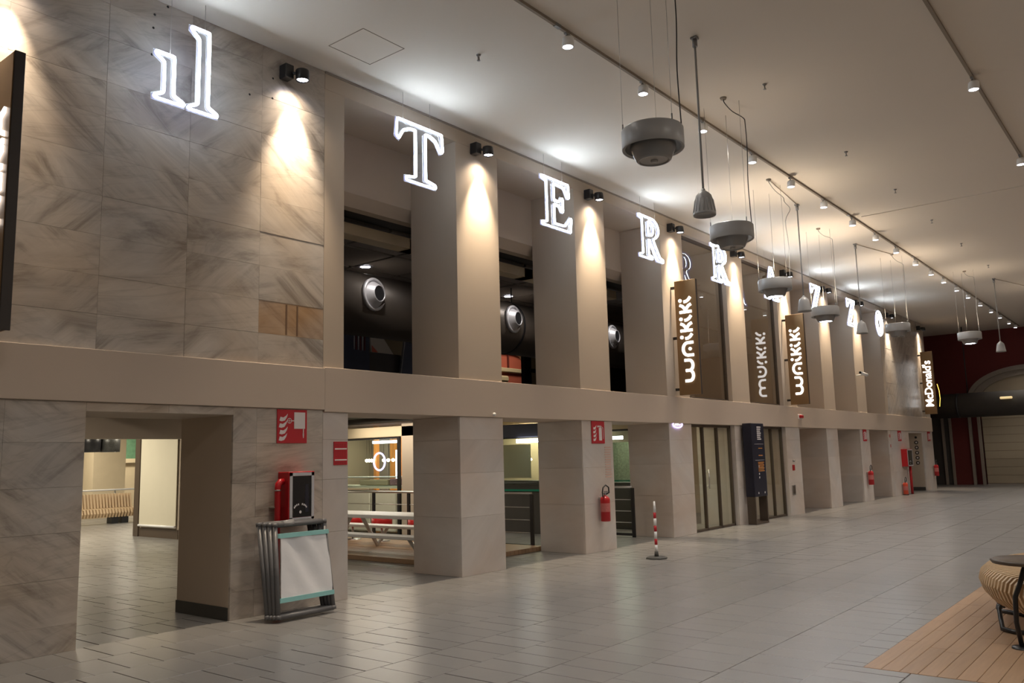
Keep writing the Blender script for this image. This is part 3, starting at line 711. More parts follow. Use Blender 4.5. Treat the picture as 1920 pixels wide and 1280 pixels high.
# ------------------------------------------------------------------ blade signs
def text_mesh(name, s, size, m, parent, matrix, ext=.008, spacing=1.0, bold=.0):
    cu = bpy.data.curves.new(name, 'FONT'); cu.body = s; cu.size = size; cu.extrude = ext; cu.space_character = spacing; cu.offset = bold
    cu.align_x = 'CENTER'; cu.align_y = 'CENTER'; cu.resolution_u = 3
    tmp = bpy.data.objects.new('tmp', cu); COL.objects.link(tmp)
    dg = bpy.context.evaluated_depsgraph_get(); me = bpy.data.meshes.new_from_object(tmp.evaluated_get(dg))
    bpy.data.objects.remove(tmp); bpy.data.curves.remove(cu)
    me.transform(matrix); off = parent_world(parent); me.transform(Matrix.Translation(-off))
    me.materials.clear(); me.materials.append(m)
    o = bpy.data.objects.new(name, me); COL.objects.link(o); o.parent = parent
    return o
def blade(x, z0, z1, y0, y1, label):
    o = thing('blade_sign', label, 'sign', (x, y1, z0))
    link('face_panel', MB().bbox(x-.045, x-.03, y0, y1, z0, z1, .003), M['bronze'], o)
    link('back_panel', MB().bbox(x+.03, x+.045, y0, y1, z0, z1, .003), M['bronze'], o)
    link('edge_frame', MB().box(x-.03,x+.03,y0+.001,y0+.012,z0,z1).box(x-.03,x+.03,y1-.012,y1-.001,z0,z1).box(x-.03,x+.03,y0,y1,z0+.001,z0+.012).box(x-.03,x+.03,y0,y1,z1-.012,z1-.001), M['darkside'], o)
    for zz in (z0+.12, (z0+z1)/2, z1-.12):
        link('bracket', MB().box(x-.02,x+.02,y1-.002,-.0,zz-.025,zz+.025), M['darkside'], o)
    return o
# glyph strokes drawn in (s, t): s along reading direction (up), t across (letter top towards -t = wall side)
def stroke(pts, width, xf, o, m, y_rev=False, x=0, n=6):
    mb = MB()
    # flat ribbon with depth: extrude outline of polyline
    P = [Vector(p) for p in pts]; L_, R_ = [], []
    for i in range(len(P)):
        t = (P[min(i+1, len(P)-1)]-P[max(i-1, 0)]).normalized(); nn = Vector((-t.y, t.x))*width/2
        L_.append(P[i]+nn); R_.append(P[i]-nn)
    poly = L_+R_[::-1]
    m_ = len(P)
    V = [xf(p, 0) for p in L_]+[xf(p, 0) for p in R_]+[xf(p, 1) for p in L_]+[xf(p, 1) for p in R_]
    fs = []
    for i in range(m_-1):
        fs.append((i, i+1, m_+i+1, m_+i)); fs.append((2*m_+i, 3*m_+i, 3*m_+i+1, 2*m_+i+1))
        fs.append((i, 2*m_+i, 2*m_+i+1, i+1)); fs.append((m_+i, m_+i+1, 3*m_+i+1, 3*m_+i))
    fs.append((0, m_, 3*m_, 2*m_)); fs.append((m_-1, 3*m_-1, 4*m_-1, 2*m_-1))
    mb.add(V, fs); return mb
def a2(cx, cy, rx, ry, a0, a1, n=10): return arc(cx, cy, rx, ry, a0, a1, n)
def waikiki(o, x, z0, yc, H, zw):
    # letters in (s,t): s upward from z0, t: 0 = letter bottom (outer, -y side), 1 = letter top (towards the wall)
    s = 0
    def xf(p, k): return Vector((x-.046-(.016 if k else 0), yc-zw/2+p.y*zw, z0+p.x))
    W = .20*zw/.30
    def put(nm, pts): link(nm, stroke([(a, b) for a, b in pts], W*.0+.054, lambda p, k: Vector((x-.046-(.016 if k else 0), yc-zw/2+p.y, z0+p.x)), o, None), M['letter'], o)
    def disc(nm, s_, t_, r):
        mb = MB().lathe([(.0,.016),(r,.016),(r,.0)], (x-.046, yc-zw/2+t_, z0+s_), 18, (-1,0,0)); link(nm, mb, M['letter'], o)
    h = zw; e = .031
    # w: two cups open towards the wall side
    put('letter_w', [(.03,h*.80)]+a2(.03+.102,h*.42,.102,h*.30,180,360,12)+[(.234,h*.72)])
    put('letter_w', [(.234,h*.72)]+a2(.234+.102,h*.42,.102,h*.30,180,360,12)+[(.438,h*.80)])
    # a: arch with a dot in it
    put('letter_a', [(.535,.0),(.535,h*.40)]+a2(.535+.125,h*.46,.125,h*.40,180,0,14)+[(.785,h*.40),(.785,.0)])
    disc('dot', .66, h*.28, .032)
    def i_(s0):
        disc('dot', s0+.03, h*.92, .034)
        put('letter_i', [(s0+.0,h*.62),(s0+.005,h*.42),(s0+.03,h*.24),(s0+.085,h*.06)])
    def k_(s0):
        put('letter_k', [(s0,-.0),(s0,h*1.0)])
        put('letter_k', [(s0+.02,h*.50),(s0+.075,h*.60),(s0+.12,h*.76),(s0+.145,h*.97)])
        put('letter_k', [(s0+.02,h*.50),(s0+.075,h*.40),(s0+.12,h*.24),(s0+.145,h*.03)])
    i_(.87); k_(1.03); i_(1.235); k_(1.405); i_(1.61)
o = blade(15.10, 2.735, 5.03, -.56, -.10, 'bronze vertical sign with white lettering, left one of the matching pair'); waikiki(o, 15.10, 2.98, -.325, 1, .26)
o = blade(21.03, 2.74, 5.03, -.56, -.10, 'bronze vertical sign with white lettering, right one of the matching pair'); waikiki(o, 21.03, 2.98, -.325, 1, .26)
def rot_text(x, y, z):   # text reads upwards on the face that looks towards -x; letter tops towards the wall (+y)
    # local X -> +Z ; local Y -> +Y ; local Z -> -X
    return Matrix(((0,0,-1,x),(0,1,0,y),(1,0,0,z),(0,0,0,1)))
o = blade(34.76, 2.83, 5.20, -.52, -.10, 'brown vertical sign with white rounded lettering at the far end')
text_mesh('lettering', "McDonald's", .39, M['letter'], o, rot_text(34.705, -.31, 3.98), .01, .95, .004)
link('yellow_edge', MB().tube([(34.82,-.60,3.1),(34.82,-.64,3.4),(34.82,-.63,3.7),(34.82,-.58,3.95)], .010, 8), M['yellow'], o)
o = blade(2.655, 2.73, 5.09, -.56, -.08, 'brown vertical sign with thick black edge, cut by the left edge')
link('outer_edge', MB().bbox(2.615, 2.70, -.575, -.555, 2.72, 5.10, .003), M['darkside'], o)
text_mesh('lettering', 'NERIA', .36, M['letter'], o, rot_text(2.60, -.36, 4.10), .01, 1.02, .006)

# ------------------------------------------------------------------ fire equipment and signs
def flames(o, x, z, s, y):
    for k in range(4):
        zz = z+k*.20*s
        pts = [(0,.02),(.10,.0),(.22,.03),(.30,.13),(.34,.24),(.26,.17),(.16,.12),(.04,.14)]
        link('flame', MB().xz([(p[0]*s*.9, p[1]*s) for p in pts], y-.004, y, x+.02*s*(k % 2), zz), M['signwhite'], o)
def hose_sign(x, z, s, lab, simple=False):
    y = -.012
    o = thing('fire_sign', lab, 'sign', (x, y, z), 'red fire signs')
    link('plate', MB().bbox(x, x+s, y, -.0025, z, z+s*.93, .001), M['redsign'], o)
    flames(o, x+.05*s, z+.06*s, .9*s, y)
    cx, cz, r = x+.40*s, z+.62*s, .075*s
    link('wheel', MB().lathe([(r*.8,0),(r,0),(r,.004),(r*.8,.004),(r*.8,0)], (cx,y,cz), 20, (0,-1,0)).box(cx-r,cx+r,y-.003,y,cz-.006*s,cz+.006*s).box(cx-.006*s,cx+.006*s,y-.003,y,cz-r,cz+r), M['signwhite'], o)
    link('hose_box', MB().box(cx+r,x+.56*s,y-.004,y,cz-.012*s,cz+.012*s).box(x+.56*s,x+.93*s,y-.004,y,z+.40*s,z+.86*s).box(x+.86*s,x+.89*s,y-.004,y,z+.25*s,z+.42*s), M['signwhite'], o)
    link('nozzle', MB().xz([(.0,.0),(.05,.0),(.035,-.13),(.015,-.13)], y-.004, y, x+.85*s, z+.27*s, s), M['signwhite'], o)
    return o
hose_sign(5.676, 1.822, .405, 'red fire hose sign with white flames above the hose cabinet')
def ext_sign(x, z, w_, h, lab):
    y = -.012
    o = thing('fire_sign', lab, 'sign', (x, y, z), 'red fire signs')
    link('plate', MB().bbox(x, x+w_, y, -.0025, z, z+h, .001), M['redsign'], o)
    flames(o, x+.04, z+.04, h*.85, y)
    ex = x+w_*.66
    link('pictogram', MB().bbox(ex-.045, ex+.045, y-.004, y, z+.05, z+h*.70, .002).box(ex-.02,ex+.02,y-.004,y,z+h*.7,z+h*.78).prism([(ex-.09,y,z+h*.80),(ex+.03,y,z+h*.80),(ex+.03,y,z+h*.76),(ex-.09,y,z+h*.72)], (0,-.004,0)), M['signwhite'], o)
    link('pictogram_hose', MB().tube([(ex+.03,y-.002,z+h*.76),(ex+.08,y-.002,z+h*.7),(ex+.09,y-.002,z+h*.4),(ex+.08,y-.002,z+h*.2)], .006, 5), M['signwhite'], o)
    return o
ext_sign(11.99, 1.80, .40, .38, 'red extinguisher sign on the second nearest column')
ext_sign(27.07, 1.83, .36, .36, 'red extinguisher sign on the seventh nearest column')
ext_sign(31.0, 1.83, .42, .36, 'red fire sign above the far hose cabinet')
ext_sign(35.15, 1.83, .40, .36, 'red fire sign at the far corner of the facade')
o = thing('instruction_plate', 'small red instruction plate with white bands on the near pilaster', 'sign', (6.48, -.01, 1.56))
link('plate', MB().bbox(6.478, 6.682, -.010, .0015, 1.563, 1.838, .001), M['redsign'], o)
for zz in (1.745, 1.615): link('white_bar', MB().box(6.49,6.67,-.013,-.010,zz,zz+.015), M['signwhite'], o)
fp = MB()
for zz in (1.80,1.785,1.72,1.70,1.68,1.66,1.59,1.575):
    for q in range(5): fp.box(6.50+q*.034, 6.50+q*.034+random.uniform(.012,.026), -.012,-.010, zz, zz+.006)
link('small_print', fp, mat('dark_red_print', (.35,.02,.03), .6), o, kind='stuff')
o = thing('sticker', 'pinkish sticker rows on the far pilaster', 'sticker', (29.95,-.001,1.7))
pm = mat('pale_red', (.55,.2,.18), .6)
link('print', MB().box(29.95,30.1,-.006,.001,1.95,2.05), pm, o); link('print', MB().box(30.0,30.1,-.006,.001,1.62,1.72), pm, o)
o = thing('printed_notice', 'faint salmon lines of text on the second nearest column', 'notice', (12.38,-.001,1.2))
fp = MB()
for q in range(13):
    fp.box(12.38+random.uniform(0,.02), 12.60-random.uniform(0,.03), -.002, .0015, 1.22+q*.042, 1.238+q*.042)
link('print', fp, M['pink'], o, kind='stuff')

def cabinet(x0, x1, z0, z1, lab, pipe_left=True):
    o = thing('hose_cabinet', lab, 'fire cabinet', (x0, 0, z0), 'red fire hose cabinets')
    y0 = -.20
    c = MB().box(x0, x1, y0, -.0, z0, z1)
    link('case', MB().bbox(x0, x1, y0, -.003, z0, z1, .006), M['red'], o)
    b = .035
    fr = MB().box(x0+.012,x1-.012,y0-.008,y0,z1-.012-b,z1-.012).box(x0+.012,x1-.012,y0-.008,y0,z0+.012,z0+.012+b).box(x0+.012,x0+.012+b,y0-.008,y0,z0+.012,z1-.012).box(x1-.012-b,x1-.012,y0-.008,y0,z0+.012,z1-.012)
    dr = link('door', fr, mat('pale_frame', (.55,.55,.58), .4), o)
    link('pane', MB().box(x0+.012+b,x1-.012-b,y0-.004,y0-.001,z0+.05,z1-.05), mat('dark_pane', (.012,.013,.016), .12), dr)
    mk = MB(); cx = (x0+x1)/2; 
    for q in range(9):
        if q == 4: continue
        a = math.radians(160-q*17.5); mk.box(cx-.02+.085*math.cos(a)-.007, cx-.02+.085*math.cos(a)+.007, y0-.006, y0-.004, z0+.13+.05*math.sin(a), z0+.15+.05*math.sin(a))
    mk.lathe([(.0,.002),(.016,.002)], (cx-.02, y0-.004, z0+.105), 12, (0,-1,0))
    link('arc_print', mk, M['signwhite'], dr)
    link('hose_reel', MB().box(x1-.13,x1-.085,y0-.0055,y0-.004,z0+.1,z1-.14).box(x1-.14,x1-.075,y0-.0058,y0-.004,z0+.25,z0+.27), M['navy'], dr)
    return o
o = cabinet(5.70, 6.05, .96, 1.505, 'red fire hose cabinet above the leaning frames')
link('pipe', MB().tube([(5.70,-.10,1.40),(5.665,-.10,1.40),(5.635,-.10,1.37),(5.63,-.10,1.33),(5.63,-.10,.0)], .033, 14), M['red'], o)
link('pipe_collar', MB().cyl((5.63,-.10,1.30),(5.63,-.10,1.315), .038, 14), M['steel'], o)
link('pipe_clip', MB().box(5.59,5.67,-.10,0,1.12,1.135), M['steel'], o)
o = cabinet(31.22, 31.90, .955, 1.55, 'red fire hose cabinet on the far marble block')
link('pipe', MB().cyl((31.86,-.10,.955),(31.86,-.10,0), .045, 12), M['red'], o)

def extinguisher(x, zb, lab, m, s=1.0, y=-.11, n=24):
    o = thing('fire_extinguisher', lab, 'extinguisher', (x, y, zb), 'fire extinguishers')
    link('cylinder', MB().lathe([(.0,.0),(.075,.0),(.082,.01),(.082,.36),(.075,.385),(.05,.41),(.022,.42),(.022,.435),(.0,.435)], (x,y,zb), n), m, o)
    link('label', MB().lathe([(.083,.16),(.083,.30)], (x,y,zb), n), mat('ext_label', (.55,.16,.15), .5, var=.35, scale=60) if 'ext_label' not in bpy.data.materials else bpy.data.materials['ext_label'], o)
    link('valve', MB().cyl((x,y,zb+.42),(x,y,zb+.46), .02, 10).bbox(x-.03,x+.09,y-.012,y+.012,zb+.455,zb+.475,.003).bbox(x-.02,x+.08,y-.012,y+.012,zb+.485,zb+.50,.003), M['greyd'], o)
    link('hose', MB().tube([(x+.02,y,zb+.44),(x+.10,y-.02,zb+.47),(x+.09,y-.02,zb+.56),(x+.0,y-.02,zb+.60),(x-.08,y-.02,zb+.56),(x-.105,y-.02,zb+.48),(x-.09,y-.02,zb+.40)], .011, 8), M['black'], o)
    if zb > .1: link('wall_hook', MB().bbox(x-.03,x+.03,y+.05,-.0,zb+.36,zb+.40,.003), M['steel'], o)
    else: link('foot_ring', MB().lathe([(.078,.0),(.088,.0),(.088,.025),(.078,.025),(.078,.0)], (x,y,zb), n), M['black'], o)
    return o
extinguisher(12.17, .50, 'red fire extinguisher hung on the second nearest column', M['red'])
extinguisher(27.18, .50, 'red fire extinguisher hung on the seventh nearest column', M['red'], n=16)
extinguisher(31.0, .003, 'orange-red fire extinguisher standing on the floor by the far block', M['extorange'], n=16)
extinguisher(35.62, .50, 'red fire extinguisher hung at the far corner of the facade', M['red'], n=16)

# small fittings
o = thing('band_sensor', 'tiny pale sensor under the beige band over the nearest column', 'sensor', (9.38,-.05,2.22))
link('body', MB().lathe([(.0,.03),(.022,.02),(.025,.0),(.02,-.02),(.0,-.022)], (9.38,-.06,2.225), 14), M['white'], o)
o = thing('alarm_beacon', 'small red alarm beacon on the beige band', 'alarm', (21.71,-.05,2.46))
link('base', MB().bbox(21.58,21.84,-.055,-.03,2.40,2.52,.005), M['signwhite'], o); link('dome', MB().bbox(21.61,21.81,-.11,-.055,2.42,2.50,.015), M['red'], o)
o = thing('surveillance_camera', 'white surveillance camera on the seventh nearest column', 'camera', (26.95,-.1,3.87))
link('body', MB().tube([(26.6,-.22,3.90),(26.95,-.30,3.84)], .05, 14), M['white'], o); link('bracket', MB().tube([(26.9,.0,3.85),(26.9,-.15,3.85),(26.8,-.24,3.87)], .02, 8), M['white'], o)
link('lens', MB().cyl((26.59,-.218,3.902),(26.57,-.214,3.905), .035, 14), M['black'], o)
o = thing('round_neon_sign', 'oval white neon sign tucked under the band on the third nearest column', 'neon sign', (15.05,-.01,2.12))
link('tube', MB().tube([(15.07+.19*math.cos(a*.2618), -.014, 2.165+.062*math.sin(a*.2618)) for a in range(24)], .009, 6, closed=True), M['violet'], o)
link('script', MB().tube([(14.96,-.014,2.15),(15.0,-.014,2.18),(15.04,-.014,2.15),(15.08,-.014,2.18),(15.12,-.014,2.15),(15.17,-.014,2.17)], .006, 6), M['letter'], o)
o = thing('call_point', 'red call point with white plate on the fifth nearest column', 'call point', (21.12,0,1.2))
link('plate', MB().bbox(21.05,21.20,-.012,-.0,1.10,1.24,.003), M['red'], o); link('pull', MB().cyl((21.12,-.05,1.34),(21.12,0,1.34), .02, 10), M['greyd'], o)
o = thing('socket_box', 'small dark socket box low on the fifth nearest column', 'socket', (21.0,0,.5))
link('cover', MB().bbox(20.93,21.13,-.02,-.0,.50,.74,.004), M['steel'], o); link('inset', MB().box(20.96,21.10,-.024,-.02,.53,.71), M['frame'], o)
# icons on the reveal of the far doorway
for k in range(6):
    zz = 1.97-k*.19
    o = thing('round_icon', ('small dark round icon topmost in the far doorway' if k == 0 else 'black ring icon, %s below the top one in the far doorway' % ['','first','second','third','fourth','lowest'][k]), 'icon', (34.33, .27, zz), 'round icons in the far doorway')
    r = .045 if k == 0 else .068
    link('ring', MB().lathe([(.0 if k == 0 else r*.55,.0),(r,.0),(r,.006),(.0 if k == 0 else r*.55,.006)], (34.338, .22, zz), 20, (-1,0,0)), M['black'], o)
    if k: link('symbol', MB().lathe([(.0,.002),(r*.5,.002)], (34.338,.22,zz), 8, (-1,0,0)), M['signwhite'], o)

# ------------------------------------------------------------------ totem
x0, x1, y0, y1 = 18.02, 18.72, -.27, -.06
o = thing('info_totem', 'black information totem on legs in front of the fourth column', 'totem', (x0, y0, 0))
link('panel', MB().bbox(x0, x1, y0, y1, .60, 2.23, .008), M['navy'], o)
link('leg', MB().box(x0, x0+.05, y0+.01, y1-.01, 0, .60), M['frame'], o); link('leg', MB().box(x1-.05, x1, y0+.01, y1-.01, 0, .60), M['frame'], o)
link('foot_bar', MB().box(x0+.05, x1-.05, y0+.01, y1-.01, 0, .04), M['frame'], o)
pr = MB(); yf = y0-.002
for q in range(7): pr.box(x0+.30, x0+.52-.02*(q % 3), yf, y0, 2.13-q*.045, 2.155-q*.045)
pr.box(x0+.12, x1-.08, yf, y0, 1.76, 1.765).box(x0+.12, x1-.08, yf, y0, 1.40, 1.405)
for (a, b) in ((.30,1.26),(.30,1.10),(.30,1.02),(.20,.68),(.55,.68)): pr.lathe([(.0,.002),(.024,.002)], (x0+a, y0, b), 12, (0,-1,0))
link('white_print', pr, M['signwhite'], o, kind='stuff')
pr = MB()
for q in range(7): pr.box(x0+.27, x0+.60-.03*(q % 2), yf, y0, 1.345-q*.032, 1.362-q*.032)
pr.box(x0+.33,x0+.55,yf,y0,1.66,1.675).box(x0+.33,x0+.55,yf,y0,1.50,1.515)
link('orange_print', pr, M['orange'], o, kind='stuff')

# ------------------------------------------------------------------ striped bollard pole
o = thing('striped_pole', 'red and white striped pole on a dark base on the floor', 'barrier pole', (11.72, -1.30, 0))
bx, by = 11.72, -1.30
link('base', MB().lathe([(.0,.035),(.12,.035),(.165,.02),(.17,.0)], (bx,by,.001), 8, smooth=False), M['rubber'], o)
link('socket', MB().cyl((bx,by,.03),(bx,by,.11), .035, 12, .028), M['rubber'], o)
zz = .10; hs = [.11,.09,.11,.09,.11,.09,.17]
for k, h in enumerate(hs):
    link('white_segment' if k % 2 == 0 else 'red_segment', MB().cyl((bx,by,zz),(bx,by,zz+h), .022 if k < 6 else .022, 12, .022 if k < 6 else .014), M['white'] if k % 2 == 0 else M['redsign'], o)
    zz += h

# ------------------------------------------------------------------ stack of leaning tube frames with a canvas
YT = -.05                                  # where the stack touches the wall
def fpt(u, v, d): # u across 0..1, v up the slope 0..1, d layer offset from the front
    xb0, xb1 = 5.325, 6.03; xt0, xt1 = 5.415, 6.05
    a = Vector((xb0+(xb1-xb0)*u, -.56, .035)); b = Vector((xt0+(xt1-xt0)*u, -.36, .975))
    p = a.lerp(b, v); nrm = Vector((-.30, .60, 0)).lerp(Vector((-.62, .80, .06)), v)
    return p+nrm*d
for k in range(4):
    d = k*.056
    lab = ['front grey tube frame of the leaning stack, with white canvas between teal hems', 'second grey tube frame of the leaning stack, just behind the canvas one', 'third grey tube frame of the leaning stack', 'rear grey tube frame of the leaning stack, nearest the wall'][k]
    o = thing('tube_frame', lab, 'frame', fpt(0,0,d), 'grey tube frames leaning on the wall')
    r = .026
    for nm, a, b in (('upright',(0,0),(0,1)),('upright',(1,0),(1,1)),('crossbar',(0,.02),(1,.02)),('crossbar',(0,.98),(1,.98))):
        link(nm, MB().cyl(fpt(a[0],a[1],d), fpt(b[0],b[1],d), r, 12), M['tubegrey'], o)
    for a in ((0,.02),(1,.02),(0,.98),(1,.98)):
        link('corner_joint', MB().tube([fpt(a[0],a[1]-.02,d), fpt(a[0],a[1]+.02,d)], r*1.25, 12), M['tubegrey'], o)
    if k == 0:
        nx, nz = 26, 26; V = []
        for j in range(nz+1):
            for i in range(nx+1):
                u = .03+.95*i/nx; v = .20+.66*j/nz
                bulge = .018*math.sin(math.pi*i/nx)*math.sin(math.pi*j/nz)+.006*math.sin(9*u+6*v)
                V.append(fpt(u, v, -.036+bulge+.009*math.sin(14*(u+.9*v))*math.sin(math.pi*i/nx)))
        fs = [(j*(nx+1)+i, j*(nx+1)+i+1, (j+1)*(nx+1)+i+1, (j+1)*(nx+1)+i) for j in range(nz) for i in range(nx)]
        link('canvas', MB().add(V, fs, True), M['canvas'], o)
        for v in (.185, .86):
            link('hem', MB().add([fpt(.0,v-.018,-.045),fpt(1.0,v-.018,-.045),fpt(1.0,v+.03,-.045),fpt(.0,v+.03,-.045),fpt(.0,v-.018,-.026),fpt(1.0,v-.018,-.026),fpt(1.0,v+.03,-.026),fpt(.0,v+.03,-.026)],
                              [(0,1,2,3),(7,6,5,4),(0,4,5,1),(1,5,6,2),(2,6,7,3),(3,7,4,0)]), M['teal'], o)
        link('stretch_film', MB().tube([fpt(.15,.99,0), fpt(.35,1.0,0)], r*1.35, 12), M['film'], o)

# ------------------------------------------------------------------ slatted bench with side table on the deck
def bench_profile(h=.46, dpt=.62):
    # closed C-shaped outline in (q,z): q from front (0) backwards
    P = [(.10,.16),(.03,.24),(.0,.33),(.02,.40),(.07,.445),(.15,.46),(.40,.455),(.62,.46),(.62,.42),(.40,.415),(.20,.40),(.14,.36),(.13,.30),(.16,.22),(.20,.17)]
    return P
o = thing('slatted_bench', 'curved birch slat bench on the timber deck at the right edge', 'bench', (9.0, -6.6, 0))
bc = Vector((9.4, -8.2)); br = 2.0           # centre and radius of the curved front line
for k in range(71):
    a = math.radians(55+k*1.9)
    rad = Vector((math.cos(a), math.sin(a))); tan = Vector((-rad.y, rad.x))
    th = .026
    P = bench_profile()
    mb = MB(); m_ = len(P)
    sc_ = 1.0
    V = []
    for sgn in (-1, 1):
        for q, z in P:
            c = bc+rad*(br-q*1.0-(1-sc_)*.5)+tan*sgn*th/2
            V.append((c.x, c.y, .05+z*(.9+.1*sc_)))
    fs = [tuple(range(m_))[::-1], tuple(range(m_, 2*m_))]+[(i, (i+1) % m_, (i+1) % m_+m_, i+m_) for i in range(m_)]
    mb.add(V, fs); link('slat', mb, M['slat'], o)
def bp(a, q, z):
    a = math.radians(a); return (bc.x+math.cos(a)*(br-q), bc.y+math.sin(a)*(br-q), z)
link('under_rail', MB().tube([bp(56+i*8, .30, .40) for i in range(17)], .025, 8), M['black'], o)
for a in (80, 112, 150, 180):
    link('leg', MB().tube([bp(a,.20,.30), bp(a,.10,.17), bp(a+3,.08,.10), bp(a+5,.07,.025), bp(a+8,.12,.02), bp(a+14,.40,.02)], .02, 8), M['black'], o)
link('bracket', MB().tube([bp(104,.14,.20), bp(112,.14,.20)], .03, 8), M['black'], o)
o = thing('side_table', 'small dark round table top on a post at the edge of the slatted bench', 'table', (7.93,-6.78,0))
link('tabletop', MB().lathe([(.0,.02),(.27,.02),(.295,.008),(.28,-.014),(.0,-.03)], (7.95,-6.83,.675), 40), M['frame'], o)
link('post', MB().tube([(7.93,-6.79,.66),(7.91,-6.77,.60),(7.90,-6.74,.50),(7.89,-6.70,.40),(7.89,-6.69,.20),(7.90,-6.71,.02)], .019, 10), M['black'], o)
link('foot_plate', MB().lathe([(.0,.014),(.07,.014),(.075,.0)], (7.90,-6.71,.003), 16), M['black'], o)

# ------------------------------------------------------------------ view through the near doorway
o = thing('blind_window', 'pale roller blind in a dark frame deep inside the near doorway', 'window blind', (10.05, 9.8, 0))
link('blind', MB().box(10.03, 10.045, 9.75, 11.35, .26, 3.2), M['blind'], o)
link('bottom_bar', MB().cyl((10.02,9.75,.26),(10.02,11.35,.26), .028, 8), M['white'], o)
link('frame', MB().box(10.03,10.13,11.40,11.62,0,3.2).box(10.06,10.13,9.7,11.4,0,.2), M['frame'], o)
struct('wall_side', MB().box(10.08, 10.2, 7.2, 11.6, 0, 3.4), M['plaster'])
def far_bench(x0, x1, y, lab):
    o = thing('slatted_bench', lab, 'bench', (x0, y, 0))
    n = int((x1-x0)/.085)
    for i in range(n):
        x = x0+i*(x1-x0)/n
        link('slat', MB().prism([(x,y,.18),(x,y-.06,.30),(x,y,.42),(x,y+.35,.44),(x,y+.45,.84),(x,y+.52,.84),(x,y+.45,.36),(x,y+.1,.2)], (.055,0,0)), M['slat'], o)
    link('underframe', MB().box(x0,x1,y+.1,y+.2,.20,.26).box(x0+.9,x0+1.1,y+.02,y+.3,.0,.24).box(x1-.5,x1-.3,y+.02,y+.3,.0,.24), M['black'], o)
    return o
far_bench(9.3, 10.98, 16.6, 'birch slat bench deep inside the near doorway, left one'); far_bench(11.05, 12.75, 16.6, 'birch slat bench deep inside the near doorway, right one')
for q, (x, lb) in enumerate(((10.05,'dark drum lamp shade hanging inside the near doorway, left one'), (10.55,'perforated dark drum lamp shade inside the near doorway, right one'))):
    o = thing('drum_lamp', lb, 'lamp', (x, 14, 1.95), 'drum lamps inside the doorway')
    link('shade', MB().lathe([(.23,.0),(.25,.0),(.26,.5),(.24,.5),(.23,.0)], (x,14,2.0), 28), M['black'] if q == 0 else mat('perforated_metal', (.10,.10,.095), .4, .6, var=.9, scale=70), o)
    link('bulb', MB().lathe([(.0,.0),(.05,.02),(.06,.06),(.04,.11),(.0,.13)], (x+.1,13.9,2.0), 14), M['led'], o)
    link('cord', MB().cyl((x,14,2.45),(x,14,3.4), .01, 6), M['black'], o)
struct('column', MB().box(12.7, 13.75, 19.5, 20.5, 0, 3.4), M['cream'], 'cream pillar beyond the bench inside the doorway')
struct('window_9', MB().box(14.3, 15.3, 21.9, 22.0, 1.9, 3.2), M['green'], 'green leafy window at the back inside the doorway')
struct('trim_5', MB().box(4, 30, 21.85, 22, 1.75, 1.9), M['cream'])
o = thing('inner_railing', 'white handrail behind the benches inside the near doorway', 'railing', (9,17.8,0))
link('handrail', MB().cyl((8.5,17.8,.93),(14.5,17.8,.93), .025, 8), M['white'], o)
for q in range(5): link('post', MB().cyl((9+q*1.2,17.8,0),(9+q*1.2,17.8,.93), .02, 8), M['steel'], o)
o = thing('added_panel_lamp', 'unseen panel lamp added in the passage just inside the near doorway', 'ceiling lamp', (5.2, 4.4, 2.99), 'added rear room panel lamps')
link('frame', MB().box(4.89,5.51,4.09,4.71,2.985,3.0), M['white'], o); link('diffuser', MB().box(4.91,5.49,4.11,4.69,2.978,2.986), M['panel_fill'], o)
light('lamp', 'AREA', (5.2,4.4,2.96), 32, (1,.9,.76), o, shape='SQUARE', size=.58, aim=(0,0,-1))  # unseen lamp added to brighten the passage and the inner lintel
for k, (x, y) in enumerate([(8, 12), (12, 13), (11, 18.5), (14, 20.2), (6.5, 9.5), (16, 11)]):
    o = thing('added_panel_lamp', 'added unseen square panel lamp of the rear rooms, '+('left of the blind window','over the middle of the room','over the slatted benches','beyond the cream pillar','just behind the inner lintel','right of the blind window')[k], 'ceiling lamp', (x, y, 3.38), 'added rear room panel lamps')
    link('frame', MB().box(x-.31,x+.31,y-.31,y+.31,3.385,3.40), M['white'], o); link('diffuser', MB().box(x-.29,x+.29,y-.29,y+.29,3.378,3.386), M['panel_fill'], o)
    light('lamp', 'AREA', (x,y,3.36), 60*L_IN, (1,.9,.72), o, shape='SQUARE', size=.58, aim=(0,0,-1))  # unseen lamps added to make the rear rooms bright

# ------------------------------------------------------------------ seen through the first lower opening
pd = thing('picnic_deck', 'raised orange timber floor under the white picnic table', 'deck', (9.6,2,0))
for k in range(26):
    x = 9.38+k*.10
    ys = 1.0 if x < 9.5 else 1.0
    yfar = 3.8 + (x-9.38)*1.8
    if x > 11.8: continue
    link('plank', MB().bbox(x, x+.095, ys, min(yfar, 8), .0, .075, .003), M['wood'], pd)
def picnic(xc, y0, y1, lab):
    o = thing('picnic_table', lab, 'picnic table', (xc, (y0+y1)/2, .075)); z = .075
    link('tabletop', MB().bbox(xc-.36, xc+.36, y0, y1, z+.57, z+.63, .008), M['white'], o)
    for s in (-1, 1):
        link('bench', MB().bbox(xc+s*.72-.14, xc+s*.72+.14, y0, y1, z+.31, z+.36, .008), M['white'], o)
    for y in (y0+.35, (y0+y1)/2+.5, y1-.35):
        for s in (-1, 1):
            link('leg', MB().tube([(xc+s*.12,y,z+.57),(xc+s*.50,y,z+.02)], .035, 8).tube([(xc+s*.50,y,z+.02),(xc+s*.76,y,z+.32)], .028, 8), M['white'], o)
    return o
picnic(10.05, 1.3, 5.2, 'white picnic table with benches seen through the first lower opening')
